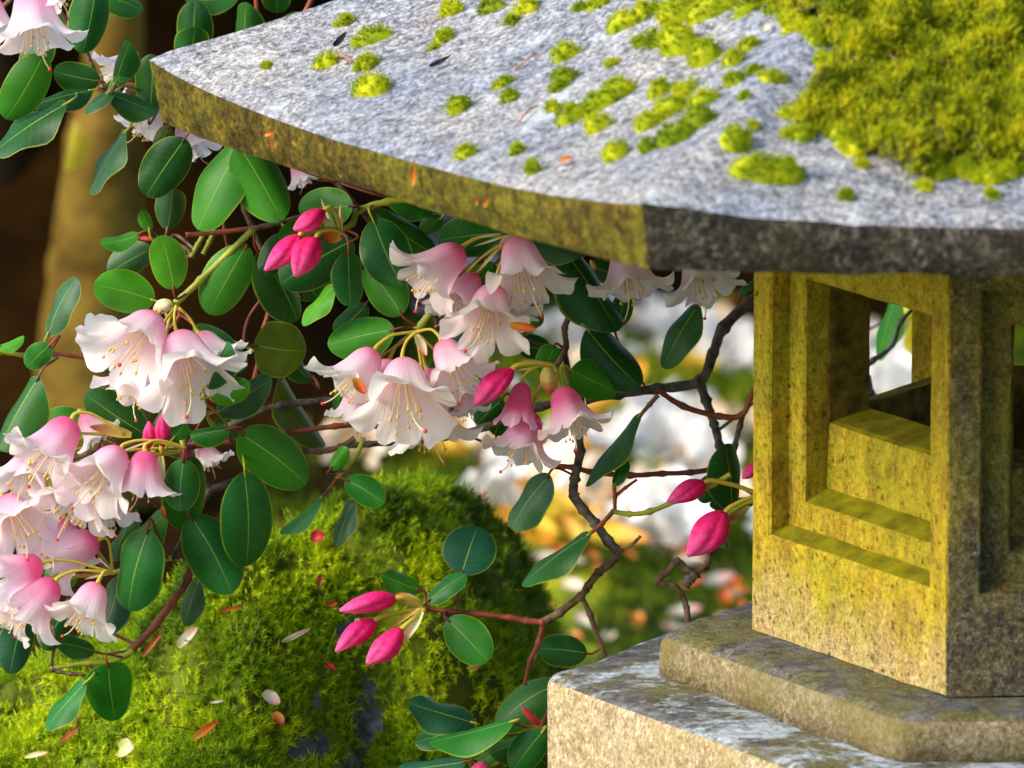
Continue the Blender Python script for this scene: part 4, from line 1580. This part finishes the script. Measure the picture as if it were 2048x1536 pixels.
br([(1860, 590), (1806, 640), (1785, 690), (1745, 722), (1700, 760), (1600, 800)], .42, 4, 6, 'bark', depths=[.45, .43, .42, .40, .36, .28])

H1, H2, H2b, H3, H4, H5, H6, H7, H8, H9, H10 = (353, 612), (372, 896), (225, 1146), (832, 664), (1030, 474), (1108, 730), (1330, 492), (60, -70), (850, 1219), (680, 464), (1520, 990)
FLOWERS = [  # base, mouth, breadth, tilt to camera, pinkness, distance, hub, half open
    (62, -22, 72, 88, 180, .35, .40, .09, H7, 0), (70, -60, 128, -2, 130, .25, .30, .10, H7, 0), (-20, -10, -12, 66, 110, .3, .45, .11, H7, 0),
    (268, 112, 218, 150, 96, .4, .35, .20, (240, 172), 0), (312, 200, 284, 262, 118, .3, .25, .19, (330, 190), 0), (362, 240, 392, 316, 110, .35, .35, .20, (345, 200), 0),
    (312, 634, 250, 712, 196, .75, .34, .085, H1, 0), (300, 700, 262, 792, 160, .35, .22, .10, H1, 0), (358, 676, 388, 764, 204, .65, .30, .075, H1, 0),
    (138, 848, 82, 928, 184, .35, .52, .085, (250, 870), 0), (240, 902, 186, 974, 168, .55, .36, .075, H2, 0), (291, 898, 284, 996, 136, .05, .50, .07, H2, 0), (190, 930, 134, 1036, 176, .35, .34, .105, H2, 0),
    (10, 1000, 52, 1066, 165, .7, .42, .12, (-20, 950), 0), (190, 1082, 100, 1112, 160, -.15, .42, .115, H2b, 0), (84, 1127, -10, 1162, 150, .1, .55, .095, H2b, 0), (108, 1166, 44, 1232, 152, .1, .52, .09, H2b, 0), (196, 1166, 160, 1250, 146, .45, .35, .08, H2b, 0),
    (165, 828, 206, 880, 100, .2, .45, .17, (250, 870), 0), (402, 886, 424, 930, 90, .2, .40, .17, (410, 880), 0),
    (926, 494, 838, 574, 172, .35, .45, .085, H4, 0), (1034, 490, 1054, 566, 182, .55, .34, .08, H4, 0), (986, 582, 972, 656, 178, .7, .36, .07, H4, 0), (960, 540, 900, 620, 120, .4, .40, .10, H4, 0),
    (750, 700, 690, 786, 162, .35, .30, .085, H3, 0), (806, 728, 812, 820, 206, .75, .28, .07, H3, 0), (880, 676, 928, 768, 150, .5, .38, .08, H3, 0), (850, 790, 862, 876, 170, .15, .18, .095, H3, 0), (712, 770, 704, 842, 104, .2, .40, .11, H3, 0), (925, 770, 938, 838, 90, .3, .30, .11, H3, 0),
    (1046, 758, 1034, 852, 92, .15, .90, .08, H5, 1), (1062, 822, 1034, 916, 150, .3, .62, .085, H5, 0), (1120, 772, 1152, 868, 146, .3, .58, .08, H5, 0),
    (1252, 492, 1264, 584, 168, .4, .38, .11, H6, 0), (1388, 500, 1412, 578, 160, .5, .34, .12, H6, 0), (590, 326, 606, 366, 70, .3, .55, .22, (600, 330), 0),
    (330, 690, 322, 762, 150, .4, .36, .115, H1, 0), (400, 670, 440, 730, 130, .5, .34, .12, H1, 0), (260, 660, 200, 700, 120, .5, .42, .12, H1, 0),
    (780, 720, 755, 810, 150, .45, .34, .11, H3, 0), (850, 730, 895, 830, 140, .4, .36, .11, H3, 0), (930, 560, 905, 628, 130, .45, .38, .115, H4, 0), (1000, 580, 1030, 650, 120, .5, .40, .11, H4, 0),
    (70, 900, 40, 968, 150, .5, .42, .12, (250, 870), 0), (210, 960, 214, 1046, 130, .4, .40, .12, H2, 0), (130, 1050, 128, 1110, 140, .5, .44, .14, H2b, 0), (60, 1190, 10, 1240, 130, .3, .5, .12, H2b, 0),
]
random.seed(5)
for f in FLOWERS:
    flower(BUSH, *f[:6], f[6] + .02, f[7], hub=f[8], half=bool(f[9]))
BUDL = [(650, 421, 587, 459, 42, .08, H9), (602, 470, 529, 541, 44, .08, H9), (634, 474, 590, 554, 56, .075, H9), (1027, 738, 947, 812, 48, .065, H5), (794, 1197, 679, 1221, 44, .08, H8), (752, 1241, 671, 1303, 46, .085, H8), (805, 1257, 733, 1328, 50, .075, H8),
        (1412, 966, 1334, 1004, 42, .11, H10), (1520, 925, 1485, 957, 28, .12, H10), (296, 897, 298, 843, 28, .10, H2), (325, 893, 326, 824, 32, .095, H2), (368, 893, 380, 930, 26, .12, H2), (308, 900, 312, 928, 15, .12, H2)]
for q in BUDL:
    bud(BUSH, *q)
bud(BUSH, 1452, 1024, 1374, 1112, 66, .10, H10)
bud(BUSH, 424, 814, 407, 782, 15, .08, None, MT['sc_red'])
bud(BUSH, 280, 476, 310, 480, 12, .2, None, MT['sc_red'])
BRACTS = [(346, 608, 312, 624, 26, .09, 'sc_cream', 1), (832, 670, 852, 712, 22, .085, 'sc_cream', 0), (1028, 474, 1000, 502, 22, .08, 'sc_cream', 1), (1012, 472, 948, 494, 10, .085, 'sc_cream', 2), (992, 504, 954, 546, 9, .08, 'sc_cream', 2), (1000, 468, 940, 478, 9, .09, 'sc_cream', 2),
          (1096, 734, 1098, 787, 30, .075, 'sc_tan', 1), (1092, 726, 1038, 722, 13, .085, 'sc_tan', 2), (1092, 744, 1066, 802, 11, .085, 'sc_tan', 2), (1080, 735, 1020, 745, 10, .09, 'sc_tan', 2), (842, 1212, 792, 1194, 30, .085, 'sc_tan', 0), (844, 1222, 810, 1282, 25, .08, 'sc_cream', 0), (838, 1216, 786, 1254, 16, .082, 'sc_tan', 2), (850, 1218, 832, 1240, 22, .082, 'sc_tan', 1),
          (676, 472, 642, 400, 17, .09, 'sc_cream', 2), (682, 470, 681, 412, 17, .09, 'sc_cream', 2), (680, 474, 640, 482, 24, .085, 'sc_orange', 1), (668, 456, 622, 462, 14, .09, 'sc_cream', 2), (668, 462, 640, 436, 24, .088, 'sc_cream', 0), (262, 872, 178, 856, 28, .10, 'sc_tan', 0), (322, 912, 318, 988, 24, .085, 'sc_cream', 0), (250, 868, 200, 842, 18, .11, 'sc_cream', 0), (240, 905, 300, 884, 10, .1, 'sc_cream', 2),
          (1498, 1010, 1462, 1044, 22, .13, 'sc_tan', 0), (1180, 520, 1190, 540, 12, .11, 'sc_tan', 0), (324, 1012, 330, 1040, 12, .09, 'sc_orange', 0), (225, 1146, 170, 1160, 12, .1, 'sc_cream', 2), (222, 1140, 195, 1115, 6, .1, 'sc_cream', 2)]
for q in BRACTS:
    bract(BUSH, *q)
for (x, y, r, d) in [(715, 1241, 6, .07)]:
    V, F = [], []
    ball(V, F, at(x, y, d), r * S(d), 14, 10)
    new_obj('water_droplet', mesh_from('water_droplet', V, F), BUSH, None, MT['drop'])

# ------------------------------------------------------------------ low sprig at the foot of the lantern
BRANCH_PTS.clear()
random.seed(9)
SPRIG = thing('rhododendron_sprig', Vector((.06, .22, GZ)), 'low rhododendron sprig of dark leaves tucked against the lantern base', 'sprig')
bs = lambda *a, **k: branch(SPRIG, *a, **k)
V, F = tube([Vector((.06, .22, GZ - .02)), Vector((.05, .2, -.28)), at(1100, 1500, .12)], .004, .003, 8, 6, .05, True)
new_obj('branch', mesh_from('branch', V, F), SPRIG, None, MT['bark2'])
bs([(1100, 1500), (1085, 1460), (1060, 1453), (1024, 1444)], .10, 5, 3, 'stem_red')
bs([(1100, 1500), (1040, 1500), (985, 1490), (947, 1446)], .13, 5, 3, 'stem_green')
bs([(1040, 1500), (990, 1530), (950, 1535)], .13, 4, 3, 'stem_green')
for L in [(947, 1445, 819, 1402, 62, .12, 'b'), (1024, 1443, 860, 1491, 44, .085, 'n'), (944, 1460, 829, 1482, 54, .13, 'd'), (928, 1524, 794, 1540, 62, .11, 'b'), (1112, 1368, 984, 1442, 78, .14, 'd'), (1092, 1460, 978, 1502, 62, .12, 'd'), (1086, 1462, 1028, 1540, 66, .09, 'n'), (992, 1508, 944, 1532, 30, .12, 'n'), (1060, 1500, 1120, 1560, 60, .14, 'd'), (920, 1560, 1000, 1600, 70, .13, 'd')]:
    leaf(SPRIG, *L)
bud(SPRIG, 1080, 1450, 1044, 1415, 18, .085, None, MT['sc_red'])
bud(SPRIG, 960, 1566, 966, 1522, 42, .10, (985, 1560))


# ------------------------------------------------------------------ fallen bits on the boulder, the flowers and the roof
def lay(hit, ang, L, w, mat, k, label, name='bud_scale', cat='bud scale', lift=.006, group=None):
    loc, nor = hit
    X = (RGT * cos(ang) + UPV * sin(ang)); X = (X - nor * X.dot(nor) * .8).normalized()
    c = loc + nor * lift
    M = scale_M(c - X * L / 2, c + X * L / 2, w, nor + (CAM - loc).normalized() * .6)
    o = new_obj(name, scale_data(mat, k), None, M)
    return tag(o, label, cat, group)


FALL = [(392, 1312, 72, 50, 24, 'sc_white', 0, 'white bud scale standing upright in the boulder moss'), (568, 1294, 35, 66, 16, 'sc_white', 2, 'long curved cream bud scale arched over the boulder moss'),
        (332, 1304, 45, 60, 12, 'sc_brown', 0, 'straight red brown bud scale on moss beside the red stem'), (466, 1243, 8, 44, 14, 'sc_brown', 2, 'curved rusty bud scale high on the boulder moss'),
        (511, 1414, -25, 34, 20, 'sc_white', 1, 'cream bud scale with purple pink inside on the boulder'), (527, 1456, -65, 28, 18, 'sc_orange', 1, 'round bright orange bud scale on the boulder moss'),
        (426, 1490, 42, 58, 18, 'sc_orange', 0, 'orange bud scale with pink tip lying on the moss'), (446, 1435, -12, 28, 9, 'sc_white', 2, 'tiny pale yellow bud scale on the boulder moss'),
        (290, 1520, -20, 46, 28, 'sc_cream', 1, 'fat cream and red bud scale low on the boulder'), (168, 1500, 15, 46, 14, 'sc_brown', 0, 'dark orange leaf shaped bud scale near the drooping leaf'),
        (90, 1530, 0, 46, 11, 'sc_cream', 0, 'slim cream bud scale at the foot of the boulder'), (635, 1099, -10, 26, 20, 'sc_red', 1, 'small red bud scale near the crest of the boulder'),
        (637, 1176, 80, 22, 12, 'sc_brown', 0, 'thin dark brown bud scale in shaded boulder moss'), (651, 1216, 5, 20, 10, 'sc_brown', 1, 'small brown bud scale above the pink buds'),
        (641, 1343, -30, 24, 12, 'sc_red', 0, 'short crimson bud scale beside bare rock'), (922, 1347, 15, 24, 12, 'sc_tan', 0, 'small tan bud scale on the shaded side of the boulder'), (1032, 1332, 35, 46, 9, 'sc_white', 2, 'pale stick like bud scale at the boulder edge')]
for (x, y, a, L, w, m, k, lab) in FALL:
    h = boulder_hit(x, y)
    if h:
        lay(h, radians(a), L * S(.45) * 1.1, w * S(.45) * 1.2, m, k, lab, lift=.013)

random.seed(61)
for _ in range(14):
    x, y = random.uniform(60, 720), random.uniform(1250, 1530)
    h = boulder_hit(x, y)
    if h:
        dv = Vector((random.uniform(-1, 1), random.uniform(-.4, .4), random.uniform(-.3, .5))).normalized() * random.uniform(.008, .016)
        p = h[0] + h[1] * .011
        V, F = tube([p - dv, p + h[1] * .003, p + dv], .0005, .0003, 5, 5, .1)
        tag(new_obj('pine_needle', mesh_from('pine_needle', V, F), None, None, MT['bark2']), 'thin brown needle caught in the moss of the boulder', 'needle', 'needles on the boulder moss')

# two orange scales caught on flowers
for (x, y, x2, y2, w, d, lab) in [(708, 757, 730, 786, 18, .012, 'orange bud scale caught on the pale flower left of the middle truss'), (1020, 650, 1072, 658, 16, .035, 'orange red bud scale caught beside the upper middle flowers')]:
    o = new_obj('bud_scale', scale_data('sc_orange', 1), None, scale_M(at(x, y, d), at(x2, y2, d), w * S(d), (CAM - at(x, y, d)).normalized()))
    tag(o, lab, 'bud scale')

# needles and litter on the roof
NEED = [(1030, 145, 1098, 108, 2.2, 'brown pine needle lying on the open granite of the roof'), (845, 68, 895, 40, 1.8, 'short brown needle near the far edge of the roof'), (1748, 138, 1792, 164, 4.0, 'orange needle lying on the big roof moss patch'), (1704, 12, 1716, 44, 2.6, 'tan needle stuck upright in moss at the roof crest'),
        (1040, 250, 1078, 216, 2.6, 'dark needle beside the moss on the roof slope'), (680, 118, 706, 128, 4, 'tan twig scrap under the dark litter on the roof')]
for (x, y, x2, y2, r, lab) in NEED:
    a, b_ = roof_hit(x, y), roof_hit(x2, y2)
    if a and b_:
        p, q = a[0] + a[1] * .002, b_[0] + b_[1] * .002
        if 'moss patch' in lab or 'crest' in lab:
            p, q = a[0] + a[1] * .014, b_[0] + b_[1] * .016
        V, F = tube([p, (p + q) / 2 + a[1] * .002, q], r * .0003, r * .00018, 6, 5, .1)
        tag(new_obj('pine_needle', mesh_from('pine_needle', V, F), None, None, MT['straw']), lab, 'needle')
LIT = [(885, 135, 52, 26, 20, 'black', 'curled black dead leaf on the roof slope'), (686, 92, 40, 34, 60, 'black', 'blackened dead leaf between two moss cushions'), (1136, 330, 32, 12, 5, 'sc_orange', 'pale orange bud scale near the roof edge'), (1325, 48, 26, 14, 30, 'sc_white', 'white petal scrap on the roof moss'), (1540, 66, 24, 14, 20, 'sc_white', 'pale petal scrap beside the lichen on the roof')]
for (x, y, w, h, a, m, lab) in LIT:
    ht = roof_hit(x, y)
    if ht:
        lay(ht, radians(a), w * .00030, h * .00030, m, 2 if m == 'black' else 1, lab, 'fallen_leaf' if m == 'black' else 'bud_scale', 'litter', lift=.003 if '048' not in lab else .012)
# scraps caught on the eave
for (x, y, a, L, w, lab) in [(838, 350, 75, 46, 16, 'long rusty bud scale stuck to the left eave'), (550, 268, 5, 30, 12, 'small rusty bud scale stuck to the eave near its tip'), (552, 285, 85, 34, 6, 'thread thin brown scrap hanging on the eave'), (984, 402, 40, 26, 12, 'orange bud scale stuck to the eave above the flowers'), (965, 398, 60, 20, 9, 'tiny brown bud scale beside the orange one on the eave')]:
    ht = roof_hit(x, y)
    if ht:
        lay(ht, radians(a), L * .0003, w * .0003, 'sc_orange', 2 if w < 8 else 0, lab, lift=.0035)

# ------------------------------------------------------------------ fallen blossoms and leaves on the ground behind
random.seed(21)
PROTO = [corolla_mesh(90 + i, 105, 1.3, 1.0, .1) for i in range(4)]
_w = m_flat('fallen_corolla', (.84, .80, .74), (.90, .88, .84), 4, .6, .3)
_c = m_flat('browning_corolla', (.80, .50, .20), (.88, .80, .66), 3, .6, .3)
for i_, m_ in enumerate(PROTO):
    m_.materials.clear(); m_.materials.append(_c if i_ == 3 else _w)


def ground_at(px, py):
    p = atz(px, py, GZ)
    z = float(ground_z(p.x, p.y))
    p = atz(px, py, z + .006)
    return p


def blossom(p, sc, pk):
    Z = Vector((random.uniform(-.7, .7), random.uniform(-.9, .5), random.uniform(.3, 1))).normalized()
    if random.random() < .35:
        Z.z = -abs(Z.z)
    M = axis_matrix(p + Vector((0, 0, .016)) - Z * .35 * sc, Z, random.uniform(0, 6), sc)
    me = random.choice(PROTO)
    o = new_obj('fallen_blossom', me, None, M)
    if me is PROTO[3]:
        tag(o, 'fallen blossom turning orange brown on the ground behind the lantern', 'blossom', 'browning blossoms on the ground')
    else:
        tag(o, 'fallen white blossom lying on the mossy ground behind the lantern', 'blossom', 'fallen blossoms on the ground')


spots = []
for (x, y) in [(1130, 1020), (1160, 1030), (1260, 1070), (1300, 1045), (1340, 1060), (1380, 1050), (1290, 1085), (1240, 1050), (1360, 1090), (1400, 870), (1440, 900), (1360, 900), (1300, 890), (1250, 900), (1220, 930), (1470, 880), (1340, 850), (1280, 860), (1400, 920), (1000, 960), (1040, 980), (1100, 920), (1180, 980), (1330, 930),
               (740, 910), (760, 880), (720, 930), (790, 900), (1440, 960), (1210, 1000), (1380, 1000), (1110, 1000), (1460, 1040), (1000, 1010), (960, 920)]:
    spots.append((x, y))
for _ in range(14):
    spots.append((random.uniform(1130, 1500), random.uniform(650, 790)))
for _ in range(10):
    spots.append((random.uniform(740, 980), random.uniform(380, 640)))
for _ in range(14):
    spots.append((random.uniform(1700, 1900), random.uniform(740, 860)))
for _ in range(20):
    spots.append((random.uniform(1500, 2600), random.uniform(600, 1200)))
for x, y in spots:
    blossom(ground_at(x, y), random.uniform(.042, .070), random.uniform(-.45, -.2))


def litter(p, L, m, lab, name, cat, grp):
    n = Vector((random.uniform(-.3, .3), random.uniform(-.5, .2), 1)).normalized()
    a = random.uniform(0, 6.28)
    X = Vector((cos(a), sin(a), 0)); X = (X - n * X.dot(n)).normalized()
    M = scale_M(p - X * L / 2 + Vector((0, 0, .012)), p + X * L / 2 + Vector((0, 0, .014)), L * .42, n)
    tag(new_obj(name, scale_data(m, 1), None, M), lab, cat, grp)


for _ in range(60):
    litter(ground_at(random.uniform(930, 1500), random.uniform(900, 1330)), random.uniform(.010, .026), 'sc_orange', 'fallen rust orange leaf on the mossy ground behind the lantern', 'fallen_leaf', 'leaf', 'fallen orange leaves on the ground')
for _ in range(36):
    litter(ground_at(*random.choice(((random.uniform(860, 1180), random.uniform(900, 960)), (random.uniform(990, 1240), random.uniform(1040, 1130)), (random.uniform(1150, 1500), random.uniform(640, 1010))))), random.uniform(.03, .07), 'sc_gold', 'fallen golden leaf among the blossoms on the ground', 'golden_leaf', 'leaf', 'fallen golden leaves on the ground')
for _ in range(14):
    litter(ground_at(random.uniform(1080, 1490), random.uniform(1120, 1320)), random.uniform(.018, .032), 'sc_white', 'single pale pink petal lying on the shaded ground moss', 'fallen_petal', 'petal', 'single petals on the ground moss')
# uncountable scatter of petals farther back
m = 420
X = RNG.uniform(-.12, 1.6, m); Y = RNG.uniform(2.35, 5.2, m)
keep = (fbm(X * 4, Y * 2.2, 3, 88) > -.25) & (Y > 2.5 + .5 * (X < 0))
X, Y = X[keep], Y[keep]
Z = ground_z(X, Y) + .012
c = np.stack([X, Y, Z], 1)
u = RNG.normal(0, 1, (len(X), 3)) * np.array([1, 1, .35]); u /= np.linalg.norm(u, axis=1)[:, None]
v = np.cross(u, RNG.normal(0, .35, (len(X), 3)) + np.array([0, -.3, 1])); v /= np.linalg.norm(v, axis=1)[:, None]
L = RNG.uniform(.010, .020, len(X))[:, None]
q = [c - u * L, c + v * L * .8, c + u * L, c - u * L, c + u * L, c - v * L * .8]
T = np.stack(q, 1).reshape(-1, 3)
pm = m_flat('petal_litter', (.78, .70, .66), (.86, .82, .80), 3, .6, .3)
tag(new_obj('petal_litter', tri_mesh('petal_litter', T, len(T) // 3), None, None, pm), 'scatter of small white petals over the ground farther back', 'petals', kind='stuff')
